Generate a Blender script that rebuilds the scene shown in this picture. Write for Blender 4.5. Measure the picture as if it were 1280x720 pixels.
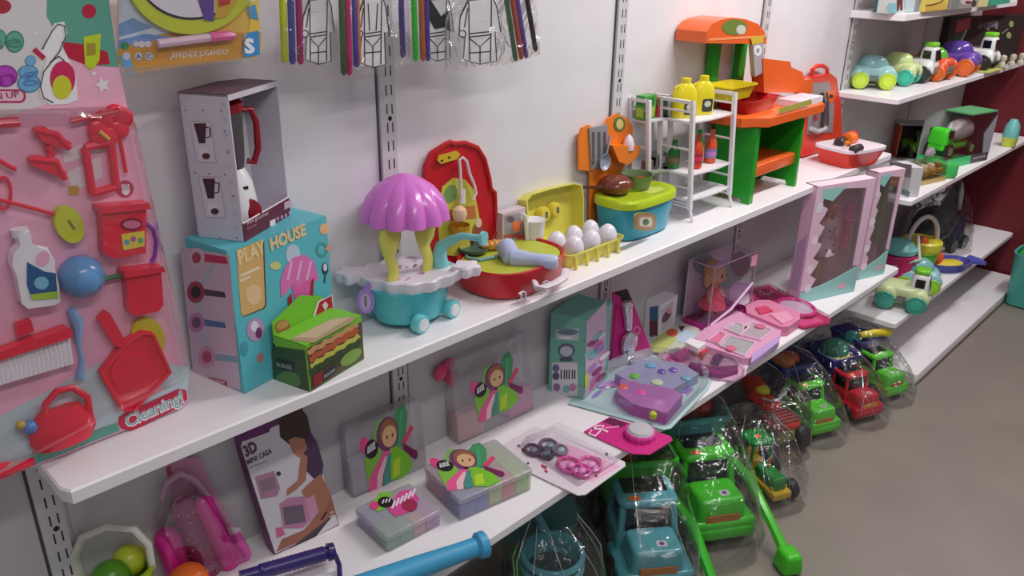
import bpy, bmesh, math, random
from mathutils import Matrix, Vector, noise
from math import sin, cos, pi, radians, sqrt
for o in list(bpy.data.objects): bpy.data.objects.remove(o)
SC = bpy.context.scene; COL = SC.collection
random.seed(4)
# ---------- camera ----------
F = 1018.0; EYE = Vector((-.355, -1.7778, 2.0067))
yw, pt, rl = .765803, -.401191, .017534
fw = Vector((cos(pt)*cos(yw), cos(pt)*sin(yw), sin(pt)))
r0 = fw.cross(Vector((0, 0, 1))).normalized(); u0 = r0.cross(fw)
RT = r0*cos(rl)+u0*sin(rl); UP = u0*cos(rl)-r0*sin(rl)
cd = bpy.data.cameras.new('camera'); cam = bpy.data.objects.new('camera', cd); COL.objects.link(cam)
cd.sensor_width = 36; cd.lens = F/1280*36; cd.clip_start = .05
cam.matrix_world = Matrix(((RT.x, UP.x, -fw.x, EYE.x), (RT.y, UP.y, -fw.y, EYE.y), (RT.z, UP.z, -fw.z, EYE.z), (0, 0, 0, 1)))
SC.camera = cam
# ---------- light ----------
w = bpy.data.worlds.new('world'); SC.world = w; w.use_nodes = True
w.node_tree.nodes['Background'].inputs[0].default_value = (.93, .95, 1, 1)
w.node_tree.nodes['Background'].inputs[1].default_value = .24
def lamp(name, x, y, z, sx, sy, power, col=(1, .97, .95)):
    l = bpy.data.lights.new(name, 'AREA'); l.shape = 'RECTANGLE'; l.size = sx; l.size_y = sy; l.energy = power; l.color = col
    o = bpy.data.objects.new(name, l); o.location = (x, y, z); COL.objects.link(o); return o
lamp('ceiling_tube', 2.7, -1.0, 3.0, 1.8, .14, 46)
lamp('ceiling_tube', 5.2, -1.2, 3.0, 1.5, .14, 34)
lamp('ceiling_tube', .2, -1.9, 3.0, 1.5, .14, 21)
SC.view_settings.view_transform = 'Standard'; SC.view_settings.look = 'None'; SC.view_settings.gamma = 1
SC.view_settings.exposure = .06
# ---------- survey helper: where the sight line through a photo point meets a plane ----------
def sight(x, y): return fw+RT*((x-640)/F)-UP*((y-360)/F)
def at(qx, qy, **k):
    a, v = next(iter(k.items())); i = 'xyz'.index(a); d = sight(qx, qy); return EYE+d*((v-EYE[i])/d[i])
def mpp(P): return (Vector(P)-EYE).dot(fw)/F
def vert(x, y, P):     # height where the sight line passes the upright line through P
    d = sight(x, y); h = Vector((d.x, d.y)); t = Vector((P[0]-EYE.x, P[1]-EYE.y)).dot(h)/h.dot(h); return EYE.z+d.z*t
# ---------- materials ----------
MATS = {}
def lin(c): c /= 255; return c/12.92 if c < .04045 else ((c+.055)/1.055)**2.4
def mat(rgb, rough=.38, kind='', var=.06, scale=30, bump=0, metal=0, sss=0):
    key = (rgb, rough, kind, var, scale, bump, metal)
    if key in MATS: return MATS[key]
    m = bpy.data.materials.new('surface_%02d' % len(MATS)); m.use_nodes = True; nt = m.node_tree; N = nt.nodes; L = nt.links
    b = N['Principled BSDF']; gy = sum(rgb)/3; c = [lin(v+(gy-v)*.09) for v in rgb]
    tc = N.new('ShaderNodeTexCoord'); nz = N.new('ShaderNodeTexNoise'); nz.inputs['Scale'].default_value = scale; nz.inputs['Detail'].default_value = 3
    L.new(tc.outputs['Object'], nz.inputs['Vector'])
    if kind in ('film', 'blister', 'frost', 'tint'):
        out = N['Material Output']; tr = N.new('ShaderNodeBsdfTransparent'); gl = N.new('ShaderNodeBsdfGlossy'); mx = N.new('ShaderNodeMixShader')
        tr.inputs[0].default_value = (*c, 1); gl.inputs['Roughness'].default_value = rough; gl.inputs[0].default_value = (1, 1, 1, 1)
        lw = N.new('ShaderNodeLayerWeight'); lw.inputs[0].default_value = .3 if kind != 'film' else .24
        mr = N.new('ShaderNodeMapRange'); mr.inputs['To Min'].default_value = .05 if kind != 'frost' else .06; mr.inputs['To Max'].default_value = .55
        if kind == 'film' and rough > .09: mr.inputs['To Min'].default_value = .5; mr.inputs['To Max'].default_value = .9
        L.new(lw.outputs['Fresnel'], mr.inputs['Value']); L.new(mr.outputs[0], mx.inputs[0]); L.new(tr.outputs[0], mx.inputs[1]); L.new(gl.outputs[0], mx.inputs[2])
        bp = N.new('ShaderNodeBump'); bp.inputs['Strength'].default_value = bump or .3; bp.inputs['Distance'].default_value = .03 if kind == 'film' else .01
        if kind == 'film': nz.inputs['Distortion'].default_value = 1.6
        L.new(nz.outputs[0], bp.inputs['Height']); L.new(bp.outputs[0], gl.inputs['Normal']); L.new(bp.outputs[0], lw.inputs['Normal'])
        last = mx
        if kind in ('frost', 'tint'):
            df = N.new('ShaderNodeBsdfDiffuse'); df.inputs[0].default_value = (*c, 1); m2 = N.new('ShaderNodeMixShader'); m2.inputs[0].default_value = .27 if kind == 'frost' else .5
            if kind == 'frost': tr.inputs[0].default_value = (.92, .92, .92, 1)
            L.new(mx.outputs[0], m2.inputs[1]); L.new(df.outputs[0], m2.inputs[2]); last = m2
        L.new(last.outputs[0], out.inputs[0]); N.remove(b)
    else:
        rp = N.new('ShaderNodeMix'); rp.data_type = 'RGBA'
        rp.inputs[6].default_value = (*[v*(1-var) for v in c], 1); rp.inputs[7].default_value = (*[min(1, v*(1+var)+var*.02) for v in c], 1)
        L.new(nz.outputs[0], rp.inputs[0]); L.new(rp.outputs[2], b.inputs['Base Color'])
        b.inputs['Roughness'].default_value = rough; b.inputs['Metallic'].default_value = metal
        if bump:
            bp = N.new('ShaderNodeBump'); bp.inputs['Strength'].default_value = bump; bp.inputs['Distance'].default_value = .004
            L.new(nz.outputs[0], bp.inputs['Height']); L.new(bp.outputs[0], b.inputs['Normal'])
    MATS[key] = m; return m
def P(r, g, b, rough=.3): return mat((r, g, b), rough)          # moulded plastic
def K(r, g, b): return mat((r, g, b), .45, var=.04, scale=60)    # printed card
WHITE = P(232, 228, 232); INK = K(28, 26, 30); SILV = mat((200, 200, 205), .2, metal=.9)
FILM = mat((253, 253, 253), .045, 'film', scale=9, bump=1.0); FOLD = mat((253, 253, 253), .1, 'film', scale=30, bump=.2); BLIS = mat((250, 248, 250), .06, 'blister', scale=14, bump=.25)
FROST = mat((225, 222, 228), .2, 'frost', scale=40)
# ---------- mesh builder ----------
def frame(o, u, v):
    u = Vector(u).normalized(); v = Vector(v); v = (v-u*v.dot(u)).normalized(); n = u.cross(v)
    return Matrix(((u.x, v.x, n.x, o[0]), (u.y, v.y, n.y, o[1]), (u.z, v.z, n.z, o[2]), (0, 0, 0, 1)))
def T(x, y, z): return Matrix.Translation((x, y, z))
def RZ(a): return Matrix.Rotation(a, 4, 'Z')
def RX(a): return Matrix.Rotation(a, 4, 'X')
def RY(a): return Matrix.Rotation(a, 4, 'Y')
I4 = Matrix.Identity(4)
def E(cx, cy, rx, ry=None, rot=0, n=18, a0=0, a1=360):
    ry = rx if ry is None else ry; o = []
    full = a1-a0 == 360
    for i in range(n):
        a = radians(a0+(a1-a0)*i/(n if full else n-1)); x, y = rx*cos(a), ry*sin(a); c, s = cos(radians(rot)), sin(radians(rot))
        o.append((cx+x*c-y*s, cy+x*s+y*c))
    return o
def line(pts, wd):        # 2-D stroke outline
    L, R_ = [], []
    for i, p in enumerate(pts):
        a = Vector(pts[max(0, i-1)]); b = Vector(pts[min(len(pts)-1, i+1)]); d = (b-a); d = d.normalized() if d.length else Vector((1, 0)); n = Vector((-d.y, d.x))*wd/2
        L.append((p[0]+n.x, p[1]+n.y)); R_.append((p[0]-n.x, p[1]-n.y))
    return L+R_[::-1]
def rrect(cx, cy, w, h, r, n=4):
    o = []
    for (sx, sy, a0) in ((1, 1, 0), (-1, 1, 90), (-1, -1, 180), (1, -1, 270)):
        for i in range(n+1):
            a = radians(a0+90*i/n); o.append((cx+sx*(w/2-r)+r*cos(a), cy+sy*(h/2-r)+r*sin(a)))
    return o
class Pl:                 # a flat face in the scene; p() turns photo points into coordinates on it
    def __init__(s, M): s.M = M; s.I = M.inverted(); s.n = Vector((M[0][2], M[1][2], M[2][2])); s.o = M.translation
    def p(s, x, y):
        d = sight(x, y); t = (s.o-EYE).dot(s.n)/d.dot(s.n); q = s.I @ (EYE+d*t); return (q.x, q.y)
    def pts(s, L): return [s.p(*q) for q in L]
    def w(s, x, y, off=0): a, b = s.p(x, y); return s.M @ Vector((a, b, off))
class MB:
    def __init__(s): s.v = []; s.f = []; s.mi = []; s.ms = []
    def add(s, vs, fs, m, M=I4):
        k = len(s.v); s.v += [M @ Vector(v) for v in vs]
        if m not in s.ms: s.ms.append(m)
        j = s.ms.index(m); s.f += [tuple(k+i for i in f) for f in fs]; s.mi += [j]*len(fs); return s
    def prism(s, poly, z0, z1, m, M=I4, cap0=True):
        A = sum(poly[i][0]*poly[(i+1) % len(poly)][1]-poly[(i+1) % len(poly)][0]*poly[i][1] for i in range(len(poly)))
        if A < 0: poly = poly[::-1]
        n = len(poly); vs = [(x, y, z0) for x, y in poly]+[(x, y, z1) for x, y in poly]
        fs = [(i, (i+1) % n, n+(i+1) % n, n+i) for i in range(n)]+[tuple(range(n, 2*n))]
        if cap0: fs.append(tuple(range(n-1, -1, -1)))
        return s.add(vs, fs, m, M)
    def flat(s, poly, z, m, M=I4):
        A = sum(poly[i][0]*poly[(i+1) % len(poly)][1]-poly[(i+1) % len(poly)][0]*poly[i][1] for i in range(len(poly)))
        if A < 0: poly = poly[::-1]
        return s.add([(x, y, z) for x, y in poly], [tuple(range(len(poly)))], m, M)
    def box(s, c, sz, m, M=I4):
        x, y, z = c; a, b, d = sz[0]/2, sz[1]/2, sz[2]/2
        return s.prism([(x-a, y-b), (x+a, y-b), (x+a, y+b), (x-a, y+b)], z-d, z+d, m, M)
    def rings(s, R, m, M=I4, close=True, caps=True):
        n = len(R[0]); vs = [p for r in R for p in r]; fs = []
        for k in range(len(R)-1):
            for i in range(n if close else n-1): j = (i+1) % n; fs.append((k*n+i, k*n+j, (k+1)*n+j, (k+1)*n+i))
        if caps: fs += [tuple(range(n-1, -1, -1)), tuple((len(R)-1)*n+i for i in range(n))]
        return s.add(vs, fs, m, M)
    def rbox(s, c, sz, m, M=I4, r=.01, rc=None, n=3, top=None):
        rc = rc or r; x, y, z = c; hz = sz[2]/2; r = min(r, hz*.98); R = []; tx, ty = top or (1, 1)
        for e in (-1, 1):
            for i in range(n+1):
                a = pi/2*i/n; ins, zz = (r*(1-sin(a)), -hz+r*(1-cos(a))) if e < 0 else (r*(1-cos(a)), hz-r+r*sin(a))
                k = (zz+hz)/(2*hz); fx, fy = 1+(tx-1)*k, 1+(ty-1)*k
                R.append([(px, py, z+zz) for px, py in rrect(x, y, sz[0]*fx-2*ins, sz[1]*fy-2*ins, max(.0005, min(rc, sz[0]/2.01, sz[1]/2.01)-ins*.9), 3)])
        return s.rings(R, m, M)
    def lathe(s, prof, m, M=I4, n=20, sx=1, sy=1, wob=None, caps=True):
        R = []
        for k, (r, z) in enumerate(prof):
            R.append([((r*(1+(wob(2*pi*i/n, z) if wob else 0)))*cos(2*pi*i/n)*sx, (r*(1+(wob(2*pi*i/n, z) if wob else 0)))*sin(2*pi*i/n)*sy, z) for i in range(n)])
        return s.rings(R, m, M, caps=caps)
    def ball(s, c, r, m, M=I4, n=14):
        r = (r, r, r) if not isinstance(r, (tuple, list)) else r; k = n//2
        return s.lathe([(max(1e-4, sin(pi*i/k)), -cos(pi*i/k)) for i in range(k+1)], m, M @ T(*c) @ Matrix.Diagonal((*r, 1)), n)
    def tube(s, pts, r, m, M=I4, n=8, closed=False, flat=1):
        pts = [Vector(p) for p in pts]; R = []; N = len(pts); prev = None
        for i, p in enumerate(pts):
            d = (pts[(i+1) % N]-pts[i-1]) if closed else (pts[min(N-1, i+1)]-pts[max(0, i-1)]); d.normalize()
            if prev is None: prev = d.orthogonal().normalized()
            prev = (prev-d*prev.dot(d)).normalized(); b = d.cross(prev); q = r[i] if isinstance(r, (list, tuple)) else r
            R.append([p+prev*q*cos(2*pi*j/n)+b*q*flat*sin(2*pi*j/n) for j in range(n)])
        if closed: R.append(R[0])
        return s.rings(R, m, M, caps=not closed)
    def cyl(s, a, b, r, m, M=I4, n=16, r2=None): return s.tube([a, b], [r, r if r2 is None else r2], m, M, n)
    def text(s, txt, x, y, size, m, M=I4, z=.0008, ang=0, sx=1, bold=0, center=False, off=0):
        cu = bpy.data.curves.new('t', 'FONT'); cu.body = txt; cu.size = size; cu.resolution_u = 2; cu.offset = bold; cu.extrude = .0002
        if center: cu.align_x = 'CENTER'
        ob = bpy.data.objects.new('t', cu); me = ob.to_mesh()
        MM = M @ T(x, y, z) @ RZ(radians(ang)) @ Matrix.Diagonal((sx, 1, 1, 1))
        s.add([v.co.copy() for v in me.vertices], [tuple(p.vertices) for p in me.polygons], m, MM)
        ob.to_mesh_clear(); bpy.data.objects.remove(ob); bpy.data.curves.remove(cu); return s
    def build(s, name, parent=None, world=True, smooth=True, kind=None, label=None):
        off = OFF.get(parent.name, Vector((0, 0, 0))) if (parent and world) else Vector((0, 0, 0))
        me = bpy.data.meshes.new(name); me.from_pydata([v-off for v in s.v], [], s.f)
        for m in s.ms: me.materials.append(m)
        me.polygons.foreach_set('material_index', s.mi); me.update()
        bm = bmesh.new(); bm.from_mesh(me); bmesh.ops.recalc_face_normals(bm, faces=bm.faces); bm.to_mesh(me); bm.free()
        if smooth:
            me.polygons.foreach_set('use_smooth', [True]*len(me.polygons)); me.set_sharp_from_angle(angle=radians(38))
        o = bpy.data.objects.new(name, me); COL.objects.link(o)
        if parent: o.parent = parent; OFF[o.name] = off
        if kind: o['kind'] = kind
        if label: o['label'] = label
        return o
OFF = {}
def thing(name, label, cat, loc, group=None, rz=0):
    o = bpy.data.objects.new(name, None); COL.objects.link(o); o.empty_display_size = .02; o.location = loc; o.rotation_euler = (0, 0, rz)
    o['label'] = label; o['category'] = cat
    if group: o['group'] = group
    OFF[o.name] = Vector(loc); return o
def tag(o, label, cat, group=None):
    o['label'] = label; o['category'] = cat
    if group: o['group'] = group
    return o
def clone(root, loc, rz=None, label=None, group=None):
    r = root.copy(); COL.objects.link(r); r.location = loc
    if rz is not None: r.rotation_euler = (0, 0, rz)
    if label: r['label'] = label
    if group: r['group'] = group
    for ch in list(root.children):
        c = ch.copy(); COL.objects.link(c); c.parent = r
        for g in list(ch.children): d = g.copy(); COL.objects.link(d); d.parent = c
    return r
def struct(name, mb, parent=None): return mb.build(name, parent, kind=None if parent else 'structure')
# ---------- setting ----------
FZ = -.2; WY = 0.; SA = 1.035; SB = .468
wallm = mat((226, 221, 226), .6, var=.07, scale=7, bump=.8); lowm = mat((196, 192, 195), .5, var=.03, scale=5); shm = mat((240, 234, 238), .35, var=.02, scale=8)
floorm = mat((136, 126, 117), .42, var=.14, scale=3.5, bump=.1); redm = mat((112, 14, 28), .5, var=.08, scale=4)
mb = MB(); mb.box((2.5, -2.2, FZ-.03), (10, 6, .06), floorm); struct('floor', mb)
mb = MB(); mb.box((1.9, WY+.04, 1.4), (4.7, .08, 3.1), wallm); mb.box((5.16, WY+.04, 1.4), (1.84, .08, 3.1), mat((190, 183, 184), .5, var=.03, scale=5)); wb = struct('wall_back', mb)
mb = MB(); mb.box((6.11, -.9, 1.4), (.08, 3.4, 3.1), redm); struct('wall_right', mb)
# back panels of the shelf run and its slotted uprights
PX = (.003, .995, 2.01, 3.03, 3.965)
for i, x in enumerate(PX):
    mb = MB(); g = mat((206, 202, 206), .35, var=.02)
    z0, z1 = FZ, 2.45
    mb.box((x-.004, WY-.006, (z0+z1)/2), (.052, .012, z1-z0), g); mb.box((x-.033, WY-.001, (z0+z1)/2), (.005, .004, z1-z0), mat((80, 76, 80), .6))
    up = mb.build('slotted_upright'); tag(up, ['white slotted metal upright under the left end of the upper shelf', 'white slotted metal upright behind the pink canopy cart', 'white slotted metal upright behind the orange utensil rack', 'white slotted metal upright behind the orange toy kitchen', 'white slotted metal upright where the shelves change height, by the toy cars'][i], 'upright')
    mb = MB(); dk = mat((26, 24, 28), .7)
    for k in range(int((z1-z0)/.05)-1):
        z = z0+.04+k*.05
        for sx in (-.0085, .0085):
            mb.box((x+sx, WY-.0125, z), (.0032, .001, .027), dk)
        if k in (2, 18, 34): mb.cyl((x, WY-.0135, z+.025), (x, WY-.012, z+.025), .0065, dk, n=10)
    s_ = mb.build('slot_rows', up, kind='stuff')
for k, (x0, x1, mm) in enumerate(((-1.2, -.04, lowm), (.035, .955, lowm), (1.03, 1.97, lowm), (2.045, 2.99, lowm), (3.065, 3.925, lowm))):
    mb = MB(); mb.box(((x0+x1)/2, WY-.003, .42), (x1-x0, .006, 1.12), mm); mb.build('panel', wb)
for k, (x0, x1) in enumerate(((4.0, 5.0), (5.02, 6.05))):
    mb = MB(); mb.box(((x0+x1)/2, WY-.003, 1.2), (x1-x0, .006, 2.4), mat((176, 168, 168), .5, var=.03, scale=5)); mb.build('panel', wb)
def shelf(x0, x1, yf, zt, label, th=.034, name='shelf'):
    mb = MB(); M = frame((x0, 0, zt), (1, 0, 0), (0, 1, 0)); poly = [(0, WY-.002), (0, yf+.025), (.012, yf), (x1-x0-.012, yf), (x1-x0, yf+.025), (x1-x0, WY-.002)]
    b = .004; ins = [(.004, WY-.002), (.004, yf+.028), (.014, yf+b), (x1-x0-.014, yf+b), (x1-x0-.004, yf+.028), (x1-x0-.004, WY-.002)]
    R = [[(x, y, -th+.001) for x, y in ins], [(x, y, -th+.004) for x, y in poly], [(x, y, -b) for x, y in poly], [(x, y, 0) for x, y in ins]]
    mb.rings(R, shm, M); o = mb.build(name); return tag(o, label, 'shelf')
shelf(-.03, 4.0, -.302, SA, 'long upper white shelf carrying the boxed and loose kitchen toys')
shelf(-.02, 3.935, -.475, SB, 'long lower white shelf with craft boxes and pink packs, above the trucks')
shelf(3.90, 5.80, -.265, 1.722, 'topmost white shelf at far right holding the picture boxes', .036)
shelf(3.895, 6.06, -.316, 1.325, 'white shelf at far right with the row of toy cars', .03)
shelf(3.88, 6.06, -.48, .842, 'white shelf at far right with the green mixer truck box', .03)
shelf(3.89, 6.06, -.53, .172, 'low white shelf at far right with toy baskets and black bag', .033)
mb = MB(); mb.rbox((5.02, -.335, FZ+.035), (2.02, .65, .07), shm, r=.006, rc=.008); mb.box((5.02, -.662, FZ+.012), (2.02, .008, .006), mat((90, 70, 66), .6)); tag(mb.build('plinth'), 'white base plinth on the floor under the far right shelves', 'plinth')
# ---------- print helpers ----------
def px(mb, pl, poly, m, z=.0006): return mb.flat(pl.pts(poly), z, m, pl.M)
def ptext(mb, pl, txt, a, b, cap, m, z=.0009, bold=0):
    A = Vector(pl.p(*a)); B = Vector(pl.p(*b)); up = Vector(pl.p(a[0], a[1]-cap)); size = (up-A).length/.70
    cu = bpy.data.curves.new('t', 'FONT'); cu.body = txt; cu.size = size; ob = bpy.data.objects.new('t', cu); me = ob.to_mesh()
    wd = max(v.co.x for v in me.vertices); ob.to_mesh_clear(); bpy.data.objects.remove(ob); bpy.data.curves.remove(cu)
    return mb.text(txt, A.x, A.y, size, m, pl.M, z, math.degrees(math.atan2(B.y-A.y, B.x-A.x)), (B-A).length/wd, bold)
class Box:      # upright carton on base corners F (front left) and R (front right)
    def __init__(s, F_, R_, dep, h):
        s.F = Vector(F_); u = (Vector(R_)-s.F); u.z = 0; s.w = u.length; s.u = u.normalized(); s.n = Vector((-s.u.y, s.u.x, 0)); s.d = dep; s.h = h
        Zv = Vector((0, 0, 1)); s.front = Pl(frame(s.F, s.u, Zv)); s.left = Pl(frame(s.F+s.n*dep, -s.n, Zv)); s.top = Pl(frame(s.F+Zv*h, s.u, s.n)); s.M = frame(s.F, s.u, s.n)
        s.right = Pl(frame(s.F+s.u*s.w, s.n, Zv)); s.c = s.F+s.u*s.w/2+s.n*dep/2
    def solid(s, mb, m, e=0): return mb.box((s.w/2, s.d/2, s.h/2), (s.w-e, s.d-e, s.h-e), m, s.M)
# ---------- hanging packs ----------
a0_ = at(0, 601, z=SA+.004); pl = Pl(frame(a0_, at(236, 508, z=SA+.004)-a0_, (0, 0, 1)))
t = thing('cleaning_playset', 'large pink card of red toy cleaning tools under clear blister, left end of upper shelf', 'toy set', at(150, 530, z=SA))
pink = K(246, 178, 206); red = P(244, 36, 64, .22); lime = P(205, 215, 40)
c0 = [(-190, 675), (0, 600), (60, 576), (150, 540), (228, 510), (236, 498), (150, 90), (128, -60), (-190, -60)]
mb = MB(); mb.prism(pl.pts(c0), -.006, 0, pink, pl.M); card = mb.build('backing_card', t)
mb = MB()
px(mb, pl, [(60, -55), (128, -55), (148, 84), (120, 82), (80, 60), (58, 20)], K(92, 168, 148))
px(mb, pl, [(-190, -60), (60, -60), (75, 10), (60, 45), (90, 120), (0, 148), (-190, 200)], K(222, 214, 216), .0004)
px(mb, pl, [(76, 52), (110, 56), (134, 65), (137, 80), (110, 82), (85, 72)], K(200, 20, 52), .001)
px(mb, pl, E(111, 14, 9), K(196, 22, 60), .001); px(mb, pl, E(2, 8, 12, 9), K(180, 40, 50), .001)
px(mb, pl, [(104, 46), (126, 42), (124, 75), (115, 88), (106, 82)], K(200, 222, 30), .0014); px(mb, pl, [(108, 54), (119, 54), (119, 68), (108, 70)], K(178, 150, 40), .0018)
for x, y, q in ((128, 106, 10), (44, 42, 4), (117, 92, 4), (92, 350, 5)): px(mb, pl, [(x+q*(1 if i % 2 else .5)*cos(i*pi/5), y+q*(1 if i % 2 else .5)*sin(i*pi/5)) for i in range(10)], K(240, 232, 236), .001)
# bubble letters
for (poly, cc) in (([E(18, 52, 12, 14)], (96, 176, 150)), ([E(-2, 48, 10, 12)], (96, 176, 150)), ([E(6, 95, 16, 14)], (186, 60, 190)), ([E(35, 90, 13, 9), E(36, 104, 15, 12), E(38, 76, 7)], (110, 176, 222))):
    for q in poly: px(mb, pl, q, K(*[int(v*.8) for v in cc]), .001); px(mb, pl, [(x*.86+sum(a for a, b in q)/len(q)*.14, y*.86+sum(b for a, b in q)/len(q)*.14) for x, y in q], K(*cc), .0014)
ptext(mb, pl, 'se', (-12, 63), (28, 58), 17, K(70, 140, 120), .002, .0); ptext(mb, pl, 'n', (-4, 106), (20, 102), 17, K(150, 30, 160), .002); ptext(mb, pl, 'g', (28, 102), (48, 100), 18, K(80, 140, 200), .002)
px(mb, pl, rrect(4, 120, 56, 17, 7), K(196, 40, 92), .001); px(mb, pl, rrect(4, 120, 50, 12, 5), K(240, 190, 210), .0014); ptext(mb, pl, 'CLEAN UP', (-40, 128), (24, 121), 8, K(150, 30, 80), .002)
# vacuum cleaner picture
px(mb, pl, [(40, 62), (55, 62), (58, 45), (68, 29), (80, 27), (84, 42), (78, 60), (84, 70), (95, 95), (97, 125), (84, 130), (62, 131), (50, 122), (48, 104), (58, 75)], K(240, 236, 238), .001)
px(mb, pl, E(78, 98, 16, 22), K(216, 30, 90), .0014); px(mb, pl, E(77, 109, 12, 15), K(214, 214, 40), .0018); px(mb, pl, line([(42, 61), (55, 73)], 6), K(200, 30, 70), .0018)
px(mb, pl, line([(52, 62), (65, 38), (72, 30), (80, 32), (82, 45), (74, 64), (54, 90), (50, 108), (54, 122), (66, 128)], 1.6), K(80, 80, 90), .0022); px(mb, pl, line([(62, 78), (73, 70), (80, 76)], 1.5), INK, .0022)
# white window motif and small signs
px(mb, pl, [(78, 190), (150, 160), (152, 182), (80, 204)], K(236, 226, 232), .0006); px(mb, pl, [(84, 215), (125, 195), (128, 222), (90, 240)], K(236, 226, 232), .0006)
px(mb, pl, E(156, 236, 11), K(190, 60, 90), .001); px(mb, pl, E(157, 238, 5, 6), K(240, 230, 236), .0014)
for k in (-3, -1, 1, 3): px(mb, pl, line([(157+k, 238), (156+k*1.4, 230)], 1.6), K(240, 230, 236), .0014)
px(mb, pl, rrect(92, 238, 14, 12, 3), K(214, 160, 60), .001)
px(mb, pl, [(0, 520), (150, 440), (236, 460), (234, 490), (160, 528), (0, 595)], K(190, 214, 220), .0005)
px(mb, pl, [(-190, 674), (0, 598), (58, 575), (150, 538), (146, 528), (0, 580), (-190, 652)], K(96, 170, 152), .001)
px(mb, pl, [(148, 521), (160, 514), (222, 486), (232, 487), (234, 498), (226, 508), (166, 538), (152, 536), (147, 530)], K(206, 32, 72), .0014)
ptext(mb, pl, 'Cleaning!', (158, 535), (229, 502), 16, K(240, 236, 240), .002, .0022); ptext(mb, pl, 'Cleaning!', (158, 534), (229, 501), 16, K(120, 180, 185), .0026)
mb.build('printed_artwork', card)
def item(name, z, label=None, **k): return None
# play pieces held on the card
D = .03
mb = MB()      # bucket with label panel (upper)
q = pl.pts([(114, 254), (176, 249), (178, 256), (116, 262)]); mb.prism(q, .002, D+.008, red, pl.M); mb.prism(pl.pts([(119, 258), (174, 252), (174, 312), (134, 318), (122, 312)]), .002, D, red, pl.M)
px(mb, pl, E(156, 276, 14, 8), K(150, 20, 60), D+.001); px(mb, pl, E(156, 276, 11, 5), K(226, 120, 150), D+.0014); px(mb, pl, [(143, 288), (172, 284), (172, 303), (146, 308)], K(236, 214, 60), D+.001)
for x, y, c_ in ((150, 298, (90, 170, 200)), (158, 294, (210, 80, 170)), (167, 296, (80, 190, 140))): px(mb, pl, E(x, y, 3.4), K(*c_), D+.0014)
b1 = mb.build('canister', t); mb = MB(); mb.tube([pl.w(x, y, .012) for x, y in ((176, 275), (188, 285), (192, 300), (190, 318), (186, 326))], .0045, P(150, 50, 190)); mb.build('handle', b1, label='purple side handle')
mb = MB(); mb.prism(pl.pts([(145, 333), (194, 328), (196, 334), (146, 341)]), .002, D+.008, red, pl.M); mb.prism(pl.pts([(150, 338), (193, 332), (196, 376), (190, 384), (160, 390), (154, 384)]), .002, D, red, pl.M); mb.build('bucket', t)
mb = MB(); mb.prism(pl.pts([(116, 394), (126, 384), (132, 388), (152, 424), (148, 432), (138, 428)]), .012, .022, red, pl.M); mb.prism(pl.pts([(120, 462), (150, 424), (172, 410), (186, 412), (210, 462), (166, 510), (152, 512), (140, 500)]), .004, .016, red, pl.M)
mb.prism(pl.pts(E(160, 462, 26, 24)), .016, .019, red, pl.M); mb.tube([pl.w(x, y, .018) for x, y in ((122, 464), (151, 428), (173, 413), (186, 415), (208, 462), (164, 508), (150, 508), (122, 464))], .004, red); mb.build('dustpan', t)
mb = MB(); mb.prism(pl.pts(E(183, 420, 20, 26, -20)), .002, .01, P(214, 196, 40), pl.M); mb.build('sponge', t, label='yellow sponge behind the dustpan')
mb = MB(); mb.prism(pl.pts([(-40, 445), (0, 431), (78, 404), (84, 408), (82, 416), (0, 442), (-40, 458)]), .004, D, red, pl.M); mb.prism(pl.pts([(16, 402), (34, 396), (38, 410), (18, 418)]), .004, .02, red, pl.M); br = mb.build('scrubbing_brush', t)
mb = MB()
for k in range(17):
    x = -10+k*5.6; y = 438-(x)*.29; mb.tube([pl.w(x, y-3, .016), pl.w(x+4, y+36, .018)], [.004, .005], P(236, 230, 236, .5), n=6)
mb.build('bristles', br, kind='stuff', label='white bristles')
mb = MB(); W_ = P(238, 236, 240, .3)
mb.prism(pl.pts([(16, 290), (30, 284), (33, 300), (48, 308), (58, 318), (66, 350), (68, 372), (60, 376), (28, 380), (20, 374), (14, 340), (8, 326), (10, 312), (18, 302)]), .004, D, W_, pl.M); px(mb, pl, [(26, 322), (48, 334), (62, 336), (64, 366), (32, 368), (26, 350)], K(30, 90, 150), D+.001); px(mb, pl, E(44, 348, 9, 8), K(120, 190, 220), D+.0014); px(mb, pl, E(46, 318, 8, 10, 30), pink, D+.0008)
mb.tube([pl.w(x, y, D*.8) for x, y in ((38, 306), (50, 308), (58, 322), (58, 334))], .006, W_); px(mb, pl, [(30, 362), (64, 358), (65, 367), (32, 369)], K(170, 210, 60), D+.0018)
bt = mb.build('detergent_bottle', t); mb = MB(); mb.cyl(pl.w(22, 292, .016), pl.w(20, 283, .016), .014, W_, n=14); mb.build('cap', bt)
mb = MB(); mb.ball(pl.w(98, 343, .015), .042, P(96, 150, 206, .2)); mb.build('ball', t, label='glossy blue ball')
mb = MB(); mb.tube([pl.w(x, y, .012) for x, y in ((118, 350), (138, 344), (152, 342))], .005, P(60, 140, 80)); mb.tube([pl.w(x, y, .01) for x, y in ((86, 384), (94, 400), (96, 430), (100, 446), (98, 470))], [.008, .012, .004, .005, .009], P(130, 170, 220)); mb.build('spray_wand', t)
mb = MB(); mb.prism(pl.pts(E(82, 278, 17, 24, -25)), .004, .02, lime, pl.M); mb.flat(pl.pts(line([(80, 272), (88, 284)], 3)), .0206, K(140, 120, 30), pl.M); s1 = mb.build('mop_head', t); mb = MB(); mb.tube([pl.w(66, 266, .012), pl.w(20, 254, .012), pl.w(-20, 244, .012)], .0035, red); mb.tube([pl.w(x, y, .01) for x, y in E(2, 240, 9, 20)], .003, red, closed=True); mb.build('mop_handle', s1)
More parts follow.
